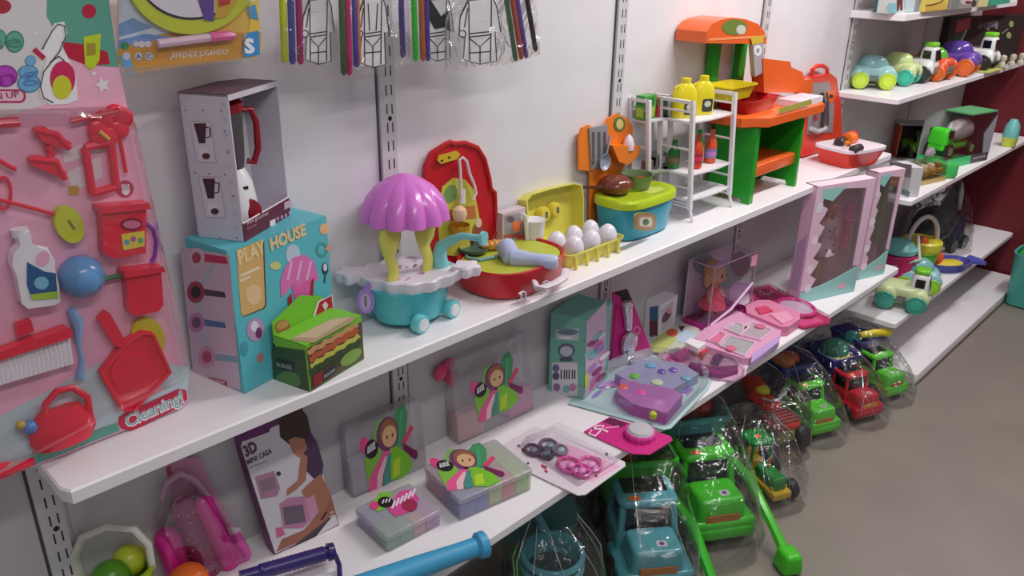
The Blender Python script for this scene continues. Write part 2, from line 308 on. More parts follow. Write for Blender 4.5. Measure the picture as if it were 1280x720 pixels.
for pts in (((38, 160), (50, 156), (66, 166), (84, 176), (82, 184), (66, 182), (48, 174)), ((32, 196), (44, 192), (66, 200), (78, 214), (76, 222), (58, 214), (34, 204))):
    mb = MB(); mb.prism(pl.pts(pts), .004, .02, red, pl.M)
    mb.tube([pl.w(x, y, .018) for x, y in (pts[0], pts[2], pts[4])], .006, red); mb.build('clothes_peg', t)
mb = MB(); mb.tube([pl.w(x, y, .012) for x, y in ((56, 180), (62, 190), (56, 200))], .007, red); mb.build('clip_joint', t)
mb = MB(); q = [pl.w(x, y, .012) for x, y in ((103, 183), (135, 175), (142, 232), (112, 240))]
for i in range(4): mb.tube([q[i], q[(i+1) % 4]], .008, red, n=8)
mb.build('window_squeegee', t)
mb = MB()
for x, y in ((120, 160), (128, 148), (140, 142), (150, 146), (145, 160), (132, 168), (122, 172)): mb.ball(pl.w(x, y, .012), (.02, .009, .02), red)
mb.tube([pl.w(84, 150, .014), pl.w(142, 138, .016)], .005, red); mb.tube([pl.w(146, 170, .012), pl.w(154, 214, .012)], .004, red)
mb.tube([pl.w(118, 162, .022), pl.w(130, 172, .022)], .004, P(230, 180, 60)); mb.build('flower_duster', t)
mb = MB(); wc = [pl.w(80, 530, .012)]
M_ = frame(pl.w(80, 553, .014), (1, 0, 0), (0, 0, 1)) @ RX(-pi/2)
mb.lathe([(.03, 0), (.05, .006), (.062, .028), (.058, .055), (.042, .078), (.04, .084)], red, M_, 18, 1, .42)
mb.tube([pl.w(x, y, .02) for x, y in ((50, 525), (52, 500), (66, 484), (86, 480), (104, 492), (108, 520))], .007, red); mb.prism(pl.pts([(40, 522), (54, 518), (56, 548), (50, 545)]), .006, .024, red, pl.M)
can = mb.build('watering_can', t); mb = MB(); mb.ball(pl.w(34, 530, .016), .014, P(90, 140, 210)); mb.ball(pl.w(23, 528, .014), .009, P(200, 170, 60)); mb.build('sprinkler_rose', can)
mb = MB(); mb.tube([pl.w(-60, 598, .016), pl.w(0, 583, .018), pl.w(38, 572, .016)], [.01, .016, .008], red); mb.build('toy_iron', t)
mb = MB(); mb.tube([pl.w(-30, 156, .014), pl.w(0, 152, .014), pl.w(20, 151, .014)], .009, red); mb.build('broom', t); mb = MB(); mb.tube([pl.w(-10, 196, .014), pl.w(16, 210, .014)], .004, red); mb.build('broom_handle', t)
mb = MB()
R_ = []
for zz, ins in ((.0015, 0), (D+.012, 2), (D+.02, 9)):
    R_.append([(*pl.p(x, y), zz) for x, y in ((-188+ins, 655-ins), (0, 578-ins), (140, 505-ins), (222-ins, 470-ins), (228-ins, 455-ins), (160-ins, 150+ins), (150-ins, 132+ins), (-188+ins, 142+ins))])
mb.rings(R_, BLIS, pl.M, caps=False); mb.flat([(a, b) for a, b, c in R_[-1]], D+.02, BLIS, pl.M); mb.build('clear_blister', t)

def hook(P0, lab):
    mb = MB(); mb.tube([(P0[0], WY, P0[2]), (P0[0], P0[1]-.03, P0[2]), (P0[0], P0[1]-.04, P0[2]+.015)], .003, SILV); mb.box((P0[0], WY-.003, P0[2]), (.03, .006, .05), SILV); tag(mb.build('peg_hook'), lab, 'hook')
# magic board pack
yb = -.17; pl = Pl(frame(at(143, 85, y=yb), (1, 0, 0), (0, 0, 1)))
t = thing('drawing_board_pack', 'hanging orange and blue card with oval drawing board and pink pen, above blender box', 'toy pack', at(230, 70, y=yb))
mb = MB(); mb.prism(pl.pts([(146, -60), (148, 78), (156, 86), (316, 72), (326, 64), (318, -60)]), 0, .003, K(238, 196, 70), pl.M); cd_ = mb.build('backing_card', t); mb = MB()
Z1 = .0034
px(mb, pl, [(146, -58), (318, -58), (319, 0), (210, 40), (148, 64)], K(210, 220, 236), Z1); px(mb, pl, [(146, 66), (150, 55), (200, 42), (325, 40), (324, 62), (316, 71), (156, 85), (148, 78)], K(216, 150, 36), Z1+.0003)
px(mb, pl, [(147, 30), (165, 22), (190, 34), (170, 40), (147, 46)], K(120, 160, 210), Z1+.0004); px(mb, pl, [(147, 50), (180, 42), (215, 46), (160, 56), (148, 60)], K(110, 150, 215), Z1+.0005); px(mb, pl, [(148, 70), (160, 66), (166, 84), (154, 85)], K(96, 170, 220), Z1+.0006)
px(mb, pl, [(305, 10), (318, 5), (322, 25), (310, 22)], K(80, 150, 210), Z1+.0006)
px(mb, pl, E(155, 57, 5), K(40, 150, 90), Z1+.001)
for x in (168, 176, 184): px(mb, pl, E(x, 55, 4.2), K(220, 214, 220), Z1+.001)
for x in (157, 172, 185): px(mb, pl, E(x, 70, 5), K(200, 205, 225), Z1+.001)
ptext(mb, pl, 'C', (165, 59), (170, 58), 6, K(90, 110, 150), Z1+.0014); ptext(mb, pl, 'A', (169, 73), (175, 73), 6, K(80, 80, 100), Z1+.0014); ptext(mb, pl, 'C', (182, 73), (188, 73), 6, K(80, 80, 100), Z1+.0014)
px(mb, pl, [(302, 42), (322, 38), (324, 68), (303, 72)], K(52, 146, 214), Z1+.001); ptext(mb, pl, 'S', (305, 66), (316, 65), 17, K(240, 240, 245), Z1+.0016, .002)
ptext(mb, pl, '¡APRENDE JUGANDO!', (211, 73), (284, 67), 7, K(244, 232, 226), Z1+.001)
mb.build('printed_artwork', cd_)
mb = MB(); mb.prism(pl.pts(E(234, -40, 83, 82, 0, 40, 0, 180)+[]), .004, .016, P(206, 216, 40), pl.M)
mb.prism(pl.pts(E(234, -42, 71, 66, 0, 36, 0, 180)), .0165, .0172, INK, pl.M); mb.prism(pl.pts(E(234, -43, 69, 64, 0, 36, 0, 180)), .0173, .0178, P(226, 220, 230), pl.M)
px(mb, pl, [(232, -30), (250, 24), (262, 26), (262, -10), (258, -40)], P(96, 60, 150), .0186); px(mb, pl, [(262, -40), (264, 23), (278, 20), (292, 0), (300, -40)], P(214, 170, 40), .0182); px(mb, pl, [(266, -20), (280, -20), (282, 4), (268, 8)], P(200, 50, 40), .019)
mb.build('drawing_board', t, label='lime framed oval board with white screen')
mb = MB(); a, b, c_ = pl.w(193, 54, .014), pl.w(258, 46, .014), pl.w(291, 43, .014); mb.tube([a, b], .0085, P(232, 196, 214)); pen = mb.build('pen', t); mb = MB(); mb.tube([b, b+(c_-b)*.8, c_], [.01, .0095, .003], P(236, 90, 160)); mb.build('pen_cap', pen, label='hot pink cap')
mb = MB(); R_ = [[(*pl.p(x, y), zz) for x, y in ((139-e, -60), (141-e, 76), (150, 84-e), (292, 66-e), (304, 30), (310, -60))] for zz, e in ((.0036, -4), (.026, -7), (.028, -12))]
mb.rings(R_, BLIS, pl.M, caps=False); mb.flat([(a, b) for a, b, c in R_[-1]], .028, BLIS, pl.M); mb.build('clear_blister', t)
hook(at(232, -55, y=yb), 'chrome peg holding the drawing board card')
# four colouring bags
y0 = -.12
SPEC = [  # bag outline, figure centre x, figure bottom y, marker strips, label
 ([(342, 80), (355, -40), (428, -40), (421, 84), (415, 98)], (396, 80), [(354, 80, (214, 222, 30)), (364, 82, (84, 84, 180)), (374, 82, (190, 30, 110))], 'leftmost clear bag of markers and a white blank colouring figure, hanging above the shelf'),
 ([(421, 102), (412, -40), (510, -40), (512, 80), (470, 92)], (464, 84), [(428, 96, (70, 110, 60)), (435, 96, (236, 30, 130)), (444, 86, (90, 80, 190)), (446, 82, (236, 140, 40))], 'second clear marker bag from the left, hanging lowest, with pink and olive markers'),
 ([(512, 82), (505, -40), (588, -40), (582, 82)], (545, 76), [(518, 78, (50, 222, 50)), (527, 78, (220, 110, 50)), (533, 78, (90, 60, 180)), (502, 74, (70, 50, 150))], 'third clear marker bag from the left, with a bright green marker'),
 ([(555, 90), (560, -40), (668, -40), (676, 68), (640, 80)], (598, 80), [(643, 78, (70, 120, 80)), (650, 76, (220, 90, 60)), (656, 74, (110, 80, 190)), (668, 66, (60, 50, 60))], 'rightmost clear marker bag, with the widest blank colouring figure')]
for i, (bag, (fx, fy), mk, lab) in enumerate(SPEC):
    yy = y0-.03*(i % 2)+.004*i; pl = Pl(frame(at(bag[0][0], bag[0][1], y=yy), (1, 0, 0), (0, 0, 1)))
    t = thing('colouring_kit', lab, 'colouring kit', at(*bag[0], y=yy), 'hanging colouring kits')
    wd = 20 if i != 3 else 26; mb = MB(); out = [(fx-wd*.6, -40), (fx-wd*.6, 0), (fx-wd*.95, 20), (fx-wd, 44), (fx-wd*.72, 46), (fx-wd*.8, fy-6), (fx, fy), (fx+wd*.8, fy-4), (fx+wd*.72, 40), (fx+wd, 40), (fx+wd*.8, 8), (fx+wd*.6, -4), (fx+wd*.6, -40)]
    mb.prism(pl.pts(out), 0, .006, P(250, 246, 252), pl.M); fig = mb.build('colouring_figure', t, label='white blank figure with black outlines'); mb = MB()
    for ln in ([(fx-wd*.55, 0), (fx-wd*.5, fy-5)], [(fx+wd*.55, 0), (fx+wd*.5, fy-4)], [(fx-wd*.55, 42), (fx+wd*.55, 39)], [(fx-wd*.55, 46), (fx+wd*.55, 43)], [(fx-wd*.5, 48), (fx, 58), (fx+wd*.5, 46)], [(fx, 58), (fx, fy)], [(fx-wd*.5, 66), (fx+wd*.5, 64)], [(fx-wd*.95, 21), (fx-wd*.6, 2)], [(fx-wd*.6, 10), (fx-wd*.75, 34)], [(fx-wd*.3, 4), (fx-wd*.2, 38)] if i == 1 else [(fx-wd*.5, 0), (fx+wd*.5, -2)], [(fx+wd*.3, 4), (fx+wd*.2, 38)] if i == 1 else [(fx-wd*.5, -10), (fx+wd*.5, -12)]): px(mb, pl, line(ln, 1.3), INK, .0068)
    px(mb, pl, line(E(fx-wd*.85, 42, 4.5, n=14)+[(fx-wd*.85+4.5, 42)], 1.2), INK, .007); px(mb, pl, line(out+[out[0]], 1.2), INK, .0066)
    if i == 2: px(mb, pl, [(fx-24, -20), (fx-6, 4), (fx+4, 20), (fx+14, 12), (fx+16, 40), (fx+8, 34), (fx-4, 36), (fx-18, 10)], INK, .0074)
    mb.build('printed_outlines', fig)
    for x, y, c_ in mk:
        mb = MB(); a = pl.w(x, y-2, .006); b = pl.w(x-4 if i < 3 else x-18, -40, .006); mb.tube([a+(b-a)*.0, a+(b-a)*.03, b], [.0035, .0075, .0075], P(*c_), n=10); mb.build('marker', t)
    n_ = 7; R_ = []
    mb = MB(); hull = pl.pts(bag); cx_ = sum(a for a, b in hull)/len(hull); cy_ = sum(b for a, b in hull)/len(hull)
    fine = []
    for j in range(len(hull)):
        a, b = Vector(hull[j]), Vector(hull[(j+1) % len(hull)])
        for s_ in range(5): fine.append(tuple(a+(b-a)*s_/5))
    for zz, sc in ((.0, 1), (.012, .93), (.02, .7), (.018, .35)):
        R_.append([(cx_+(a-cx_)*sc, cy_+(b-cy_)*sc, zz+(.006*noise.noise(Vector((a*40*sc, b*40, i*9))) if zz else 0)) for a, b in fine])
    mb.rings(R_, FILM, pl.M, caps=False); mb.flat([(a, b) for a, b, c in R_[-1]], .018, FILM, pl.M); mb.flat(fine, -.002, FILM, pl.M); mb.build('clear_bag', t)
    hook(at((bag[1][0]+bag[2][0])/2, -38, y=yy), 'chrome peg holding the %s marker bag' % ['leftmost', 'second', 'third', 'rightmost'][i])
# ---------- play house carton and blender box ----------
F_ = at(306, 492, z=SA+.001); R_ = at(420, 432, z=SA+.001); h = vert(292, 313, F_)-SA
B = Box(F_, R_, .14, h); FR, LF, TP = B.front, B.left, B.top
t = thing('play_house_box', 'turquoise PLAY HOUSE toy box with a pink canopy picture, under the boxed blender', 'box', B.c)
mb = MB(); B.solid(mb, K(86, 190, 204)); ct = mb.build('carton', t)
mb = MB(); L2 = lambda L: [(x, y) for x, y in L]
px(mb, LF, [(225, 308), (287, 319), (301, 488), (242, 470)], K(214, 184, 204))
for x, y, r, c_, c2, xx, lw, cl in ((246, 322, 10, (226, 190, 206), (190, 60, 90), 283, 10, (206, 50, 90)), (245, 365, 11, (170, 50, 84), (40, 16, 26), 281, 8, (80, 60, 80)), (246, 403, 10, (200, 130, 170), (120, 70, 120), 281, 8, (80, 110, 170)), (259, 446, 11, (210, 150, 180), (190, 70, 110), 296, 8, (130, 170, 186))):
    px(mb, LF, E(x, y, r, r*1.25), K(*c_), .0008); px(mb, LF, E(x, y, r*.55, r*.7), K(*c2), .0012); px(mb, LF, [(x+r, y-lw/2), (xx, y-lw/2+4), (xx+2, y+lw/2+3), (x+r, y+lw/2)], K(*cl), .001)
px(mb, LF, line([(268, 330), (252, 356)], 5), K(180, 190, 214), .0007); px(mb, LF, line([(250, 376), (250, 396)], 4), K(180, 190, 214), .0007); px(mb, LF, line([(252, 414), (260, 434)], 5), K(180, 190, 214), .0007)
px(mb, LF, [(261, 471), (284, 476), (284, 485), (261, 480)], K(180, 70, 96), .001); ptext(mb, LF, 'SWEET', (263, 478.5), (283, 483), 5.5, K(240, 220, 225), .0014)
px(mb, FR, [(296, 314), (330, 300), (333, 382), (330, 386), (305, 396), (302, 392)], K(88, 80, 50), .0006); px(mb, FR, [(295, 313), (328, 299), (331, 381), (328, 385), (304, 395), (301, 392)], K(222, 178, 108), .0008)
px(mb, FR, E(317, 368, 10, 13), K(236, 196, 150), .0011); px(mb, FR, line([(300, 345), (324, 334)], 3), K(240, 220, 190), .0011); px(mb, FR, line([(300, 351), (312, 346)], 3), K(240, 220, 190), .0011)
ptext(mb, FR, 'PLAY', (298, 331), (331, 316), 17, K(238, 210, 150), .0016, .0016); ptext(mb, FR, 'HOUSE', (338, 313), (382, 293), 15, K(240, 204, 150), .0016, .0018)
px(mb, FR, E(405, 286, 6, 7), K(236, 190, 140), .001); px(mb, FR, line(E(402, 312, 6, 8), 3), K(70, 160, 160), .001); px(mb, FR, E(410, 310, 4), K(230, 160, 130), .001); px(mb, FR, E(344, 332, 7, 5), K(210, 214, 130), .001)
px(mb, FR, E(366, 318, 9, 13), K(190, 206, 226), .0009); px(mb, FR, [(351, 372), (350, 352), (356, 334), (366, 322), (380, 318), (392, 326), (398, 348), (394, 352), (384, 346), (376, 358), (366, 354), (358, 366)], K(226, 110, 186), .0012)
for x in (362, 374, 386): px(mb, FR, line([(x-3, 350), (x, 336), (x+2, 326)], 3), K(240, 170, 215), .0016)
px(mb, FR, [(364, 356), (392, 346), (390, 376), (370, 384)], K(230, 90, 170), .0011); px(mb, FR, [(359, 372), (364, 366), (366, 392), (361, 394)], K(180, 30, 60), .0014); px(mb, FR, [(388, 352), (392, 346), (391, 374), (386, 378)], K(170, 30, 60), .0014)
px(mb, FR, E(406, 336, 4, 8), K(50, 60, 90), .001); px(mb, FR, E(406, 334, 2.4, 5), K(226, 214, 236), .0014); px(mb, FR, line([(406, 344), (405, 354)], 1.6), K(50, 60, 90), .0014)
px(mb, FR, E(319, 412, 11, 15), K(190, 150, 190), .001); px(mb, FR, E(318, 408, 5, 7), K(230, 220, 240), .0014); px(mb, FR, E(323, 416, 4, 7), K(120, 50, 110), .0014)
px(mb, FR, E(305, 436, 5, 9), K(70, 160, 176), .001); px(mb, FR, E(325, 447, 4, 6), K(200, 120, 120), .001)
px(mb, TP, [(240, 294), (330, 262), (345, 266), (290, 290)], K(110, 200, 212), .0005)
mb.build('printed_artwork', ct)
# blender box
zt = SA+B.h+.002; F2 = at(305.5, 302, z=zt); R2 = at(365, 274, z=zt); h2 = vert(285.5, 119, F2)-zt
L_ = at(239, 301, z=zt); n_ = (L_-F2).normalized(); R2 = F2+(Vector((n_.y, -n_.x, 0))*(R2-F2).length*.42+(R2-F2)*.78); q = Box(F2, R2, (L_-F2).length, h2)
t = thing('blender_box', 'pale lilac open-fronted box with two blender pictures, on top of the PLAY HOUSE box', 'box', q.c-Vector((0, 0, q.h*0)))
sk = K(206, 198, 212); mr_ = K(104, 26, 50); th = .004; w_, d_, h_ = q.w, q.d, q.h
mb = MB(); M = q.M
mb.box((th/2, d_/2, h_/2), (th, d_, h_), sk, M); mb.box((w_-th/2, d_/2, h_/2), (th, d_, h_), sk, M); mb.box((w_/2, d_-th/2, h_/2), (w_, th, h_), sk, M); mb.box((w_/2, d_/2, th/2), (w_-2*th, d_, th), sk, M)
mb.box((w_/2, d_/2, h_-th/2), (w_, d_, th), K(96, 56, 74), M); mb.box((w_/2, .0, h_-.006), (w_, .003, .012), sk, M); ct = mb.build('carton', t)
hl = vert(305.5, 276, F2)-zt; hr = hl*1.0
mb = MB(); mb.prism([(0, 0), (w_, 0), (w_, hr-.004), (0, hl-.006)], -.001, .002, mr_, q.front.M)
ptext(mb, q.front, 'mini gourmet', (307.5, 281), (334, 268), 5, K(226, 190, 205), .0028); ptext(mb, q.front, 'blender', (308, 287), (320, 281), 3.4, K(190, 130, 150), .0028)
px(mb, q.front, [(336, 276), (343, 273), (343, 281), (336, 283)], K(232, 214, 224), .0028); px(mb, q.front, [(354, 253), (363, 249), (363, 258), (354, 262)], K(200, 170, 186), .0028)
for x, y in ((346, 273), (351, 271), (356, 269), (361, 266)): px(mb, q.front, E(x, y, 1.4, 2.4), K(200, 150, 180), .0028)
mb.tube([q.front.M @ Vector((0, hl-.006, .001)), q.front.M @ Vector((w_, hr-.004, .001))], .002, K(236, 214, 226), n=6); mb.build('front_lip', t, label='maroon front lip with white lettering')
mb = MB(); lf = q.left; _p = lf.pts; lf.pts = lambda L: [(min(max(a, .002), q.d-.002), min(max(b, .002), q.h-.002)) for a, b in _p(L)]
for y1, y2, x1, x2 in ((151, 203, 237, 268), (220, 272, 248, 280)):
    px(mb, lf, [(x1, y1), (x1+26, y1+1), (x2+3, y2+1), (x1+9, y2)], K(172, 160, 176), .0004); px(mb, lf, [(x1+.8, y1+1), (x1+25.4, y1+2), (x2+2, y2), (x1+9.6, y2-1)], K(216, 206, 218), .0006)
    cx_, cy_ = x1+15, y1+16; px(mb, lf, [(cx_-9, cy_-11), (cx_+6, cy_-11), (cx_+5, cy_+12), (cx_-3, cy_+12)], K(72, 42, 58), .001); px(mb, lf, [(cx_-9, cy_-13), (cx_+6, cy_-13), (cx_+6, cy_-9), (cx_-9, cy_-9)], K(90, 24, 40), .0014)
    px(mb, lf, line([(cx_+6, cy_-8), (cx_+11, cy_-7), (cx_+11, cy_+4), (cx_+6, cy_+5)], 1.8), K(80, 40, 56), .001); px(mb, lf, [(cx_-3, cy_+18), (cx_+8, cy_+18), (cx_+12, cy_+32), (cx_-2, cy_+32)], K(226, 220, 228), .001); px(mb, lf, E(cx_+6, cy_+28, 5, 4), K(90, 44, 56), .0014)
for i, (x, y) in enumerate(((232, 138), (254, 138), (277, 138), (244, 216), (262, 217), (281, 218), (252, 297), (275, 297), (296, 297), (281, 164), (285, 190), (292, 245))): px(mb, lf, E(x, y, 1.1), K(120, 100, 124), .0006)
for i in range(5):
    for j in range(9):
        x = 226+i*13+j*2.2; y = 130+j*19.5
        if not (235+j*2 < x < 270+j*2.2) : px(mb, lf, [(x, y-4), (x+4, y), (x, y+4), (x-4, y)], K(196, 186, 204), .0004)
mb.build('printed_artwork', ct)
# toy blender in the box
c_ = q.F+q.u*(w_*.36)+q.n*(d_*.56); c_.z = zt+th+.001
t = thing('toy_blender', 'white toy blender with dark jug and red lid and handle, inside the open lilac box', 'toy blender', c_)
k = .0019; M = T(*c_) @ RZ(radians(-18)); H = h_-th-.02
wp = P(232, 230, 234, .2); rp = P(150, 14, 34, .25)
mb = MB(); mb.lathe([(.05, 0), (.055, .01), (.054, .06), (.048, .105), (.037, .13), (.033, .138)], wp, M, 24); bs = mb.build('motor_base', t)
mb = MB(); mb.lathe([(.001, 0), (.026, .0), (.03, .002), (.026, .004), (.001, .006)], rp, M @ T(.024, -.043, .045) @ RX(pi/2-.1) @ RZ(0) @ T(0, 0, 0), 20); mb.build('dial', bs, label='dark red dial'); mb = MB(); mb.box((.018, -.042, .1), (.024, .005, .006), INK, M); mb.build('switch', bs)
mb = MB(); mb.lathe([(.033, .139), (.035, .15), (.038, H*.6), (.042, H-.03), (.042, H-.026)], mat((112, 104, 110), .15, 'tint'), M, 24, caps=False); mb.lathe([(.02, .14), (.02, .145)], INK, M, 16)
mb.lathe([(.012, .145), (.014, .2), (.012, H*.75)], mat((70, 66, 70), .4), M, 10); jg = mb.build('jug', t, label='smoky grey jug')
mb = MB(); mb.lathe([(.044, H-.03), (.045, H-.012), (.034, H-.002), (.012, H)], rp, M, 24); mb.build('lid', jg); mb = MB(); mb.tube([(.042, 0, H-.03), (.062, 0, H-.032), (.07, 0, H-.06), (.068, 0, H-.12), (.056, 0, H-.15), (.042, 0, H-.145)], .0075, rp, M, n=10); mb.build('handle', jg)
# sandwich box
F3 = at(388, 490, z=SA+.001); R3 = at(455, 449, z=SA+.001); h3 = vert(382, 434, F3)-SA
q = Box(F3, R3, .1, h3)
t = thing('sandwich_box', 'small green sandwich picture box with red tag, in front of the PLAY HOUSE box', 'box', q.c)
gr = K(120, 200, 44); mb = MB(); q.solid(mb, gr); ct = mb.build('carton', t)
mb = MB(); fr, lf, tp = q.front, q.left, q.top
px(mb, lf, [(340, 432), (381, 438), (387, 489), (342, 478)], K(52, 84, 44), .0005); px(mb, lf, [(346, 448), (368, 452), (368, 464), (346, 460)], K(30, 46, 40), .001); px(mb, lf, E(360, 476, 16, 12), K(78, 132, 66), .0008); ptext(mb, lf, 'BURGER', (347, 458), (366, 462), 5, K(170, 180, 170), .0014)
px(mb, fr, [(383, 436), (452, 402), (455, 448), (389, 489)], K(88, 74, 54), .0005)
for a, b, wd, cc in (((386, 466), (450, 426), 7, (46, 76, 36)), ((388, 458), (448, 420), 6, (196, 196, 76)), ((386, 450), (446, 412), 7, (190, 84, 44)), ((384, 441), (446, 406), 6, (206, 150, 100)), ((392, 474), (440, 440), 8, (60, 58, 50))):
    n_ = 14; px(mb, fr, line([(a[0]+(b[0]-a[0])*i/n_, a[1]+(b[1]-a[1])*i/n_+1.6*sin(i*2.1)) for i in range(n_+1)], wd), K(*cc), .001+.0003*(wd % 5))
px(mb, fr, E(438, 446, 16, 7, -38), K(126, 168, 66), .0022); px(mb, fr, [(390, 470), (402, 462), (404, 474), (392, 484)], K(150, 30, 40), .0022); px(mb, fr, [(402, 468), (418, 456), (420, 464), (404, 476)], K(40, 44, 44), .0024); ptext(mb, fr, 'FOOD', (404, 473), (418, 463), 4, K(190, 190, 190), .0028)
mb.build('printed_artwork', ct)
# raised top panel with bread window
mb = MB(); e = [(342, 430), (352, 396), (404, 366), (414, 398), (452, 398), (384, 436)]
tq = Pl(frame(q.F+Vector((0, 0, q.h+.0012)), q.u, q.n)); mb.prism([(0, .0), (q.w, 0), (q.w, q.d*.8), (0, q.d)], 0, .002, gr, tq.M)
px(mb, tq, [(362, 426), (414, 400), (446, 396), (440, 404), (392, 430)], K(176, 148, 112), .0028); px(mb, tq, [(366, 424), (413, 401), (438, 398), (396, 424)], K(204, 176, 140), .0032); mb.build('top_panel', t)
bk = Pl(frame(q.F+q.n*(q.d+.003)+Vector((0, 0, q.h)), q.u, Vector((0, 0, 1)))); mb = MB(); W2, H2 = q.w, .075
mb.prism([(0, -.02), (W2*.9, -.02), (W2*.86, H2*.55), (W2*.5, H2*.9), (0, H2*.45)], -.002, .002, gr, bk.M); px(mb, bk, E(352, 408, 10, 8, -25), K(170, 104, 60), .0028); px(mb, bk, E(352, 406, 8, 5, -25), K(196, 140, 84), .0032); hp = mb.build('header_flap', t)
mb = MB(); px(mb, bk, [(387, 404), (396, 376), (414, 368), (417, 398)], K(232, 226, 226), .0034); px(mb, bk, [(390, 403), (398, 377), (413, 369), (416, 398)], K(190, 20, 40), .004); px(mb, bk, [(401, 381), (405, 376), (409, 381), (405, 388)], K(236, 200, 200), .0044); mb.build('red_tag', hp, label='red corner tag with a white mark')
# ---------- candy cart ----------
C0 = Vector((.945, -.135, SA))
t = thing('candy_cart', 'toy cart with scalloped pink canopy and turquoise wheeled tub, beside PLAY HOUSE box', 'toy cart', C0)
M = T(*C0) @ RZ(radians(8)); teal = P(70, 184, 196); cw = P(232, 222, 234, .35); yl = P(226, 220, 96); pk = P(226, 116, 216, .22)
mb = MB(); mb.lathe([(.075, .012), (.094, .02), (.1, .055), (.106, .105), (.106, .11)], teal, M, 28, 1.15, .95); mb.build('tub', t)
Rg = lambda a, z: .0
def tray(s, z):
    o = []
    for i in range(72):
        a = 2*pi*i/72; r = .108*s; lob = max(0, cos(2*(a)))**2 * .03*s+.004*cos(12*a); o.append(((r+lob)*cos(a)*1.06, (r+lob)*sin(a)*.98, z))
    return o
mb = MB(); mb.rings([tray(.8, .098), tray(.97, .11), tray(1.0, .122), tray(1.0, .138), tray(.96, .142), tray(.93, .134), tray(.5, .132)], cw, M @ RZ(radians(-43)));
tr_ = mb.build('scalloped_tray', t)
for a, d in ((-43, .158), (137, .158)):
    mb = MB(); R_ = []
    for r_, z_ in ((.02, .116), (.034, .12), (.038, .134), (.036, .146), (.024, .149)): R_.append([(d*cos(radians(a))+(r_+.006*cos(5*g))*cos(g), d*sin(radians(a))+(r_+.006*cos(5*g))*sin(g), z_) for g in [2*pi*i/40 for i in range(40)]])
    mb.rings(R_, cw, M); mb.build('cup_holder', tr_)
mb = MB(); random.seed(2)
for i in range(16): mb.box((random.uniform(-.07, .08), random.uniform(-.05, .05), .134), (.01, .006, .002), K(*random.choice([(230, 150, 190), (160, 120, 150), (200, 180, 220)])), M)
mb.build('stickers', tr_, kind='stuff')
for x, y in ((-.062, -.092), (.066, -.094), (-.062, .08), (.066, .08)):
    mb = MB(); MM = M @ T(x, y, .026) @ RX(pi/2); mb.lathe([(.01, -.013), (.024, -.013), (.026, -.009), (.026, .009), (.024, .013), (.01, .013)], P(110, 206, 212), MM, 20); wh = mb.build('wheel', t); mb = MB(); mb.lathe([(.018, .013), (.017, .0155), (.006, .017)], P(226, 224, 230), MM, 18); mb.build('hub', wh, label='white hub')
for (x0, y0), (qx, qy) in ((0, 0), (491, 350)), ((0, 0), (534, 337)):
    mb = MB(); pb = M.inverted() @ at(qx, qy, z=SA+.132); x0, y0 = pb.x, pb.y; pts = [(x0, y0, .13), (x0+.004, y0, .165), (x0-.006, y0, .2), (x0-.004, y0, .225), (x0-.003, y0, .255), (x0, y0, .285), (x0, y0, .31)]; mb.tube(pts, [.02, .017, .018, .03, .037, .03, .02], yl, M @ T(x0, y0, 0) @ RZ(radians(-50)) @ T(-x0, -y0, 0), 14, flat=.55); mb.build('post', t)
cx_, cy_ = .004, .012
def scal(a, z): return .035*abs(cos(6*a))-.02
mb = MB(); mb.lathe([(.001, .408), (.02, .405), (.05, .392), (.08, .37), (.102, .34), (.113, .312), (.116, .288), (.109, .29), (.098, .315), (.06, .36)], pk, M @ T(cx_, cy_, 0), 120, wob=lambda a, z: (.16*abs(cos(6*a))**.8-.1)*min(1, max(0, (.408-z)*9)), caps=False); mb.build('canopy', t)
mb = MB(); a_, b_ = M.inverted() @ at(551, 333, z=SA+.13), M.inverted() @ at(602, 298, z=SA+.235); a_, b_ = Vector(a_), Vector(b_); pts = [a_, a_+Vector((-.006, 0, .03)), a_+Vector((.004, -.001, .06)), a_+(b_-a_)*.28+Vector((0, 0, .055)), a_+(b_-a_)*.55+Vector((0, 0, .045)), b_]; mb.tube(pts, [.025, .022, .018, .013, .01, .01], P(126, 206, 208), M, 12); mb.tube([b_, b_+(b_-pts[4])*.18], [.02, .02], P(126, 206, 208), M, 14); mb.build('tap_arm', t, label='pale turquoise tap arm')
mb = MB(); MM = frame(at(457, 372, z=SA+.09), (.75, -.6, 0), (.1, 0, 1)); mb.tube([MM @ Vector((.019*cos(a), .03*sin(a)-.01, 0)) for a in [2*pi*i/20 for i in range(20)]], .006, P(176, 130, 214), closed=True); mb.tube([MM @ Vector((0, .02, 0)), MM @ Vector((.015, .04, 0))], .008, P(176, 130, 214)); mb.prism(E(0, -.01, .015, .025), -.003, .003, P(196, 166, 220), MM); mb.box((0, -.01, .004), (.004, .03, .001), K(120, 100, 60), MM); mb.build('scoop', t, label='lilac scoop hung on the tray')
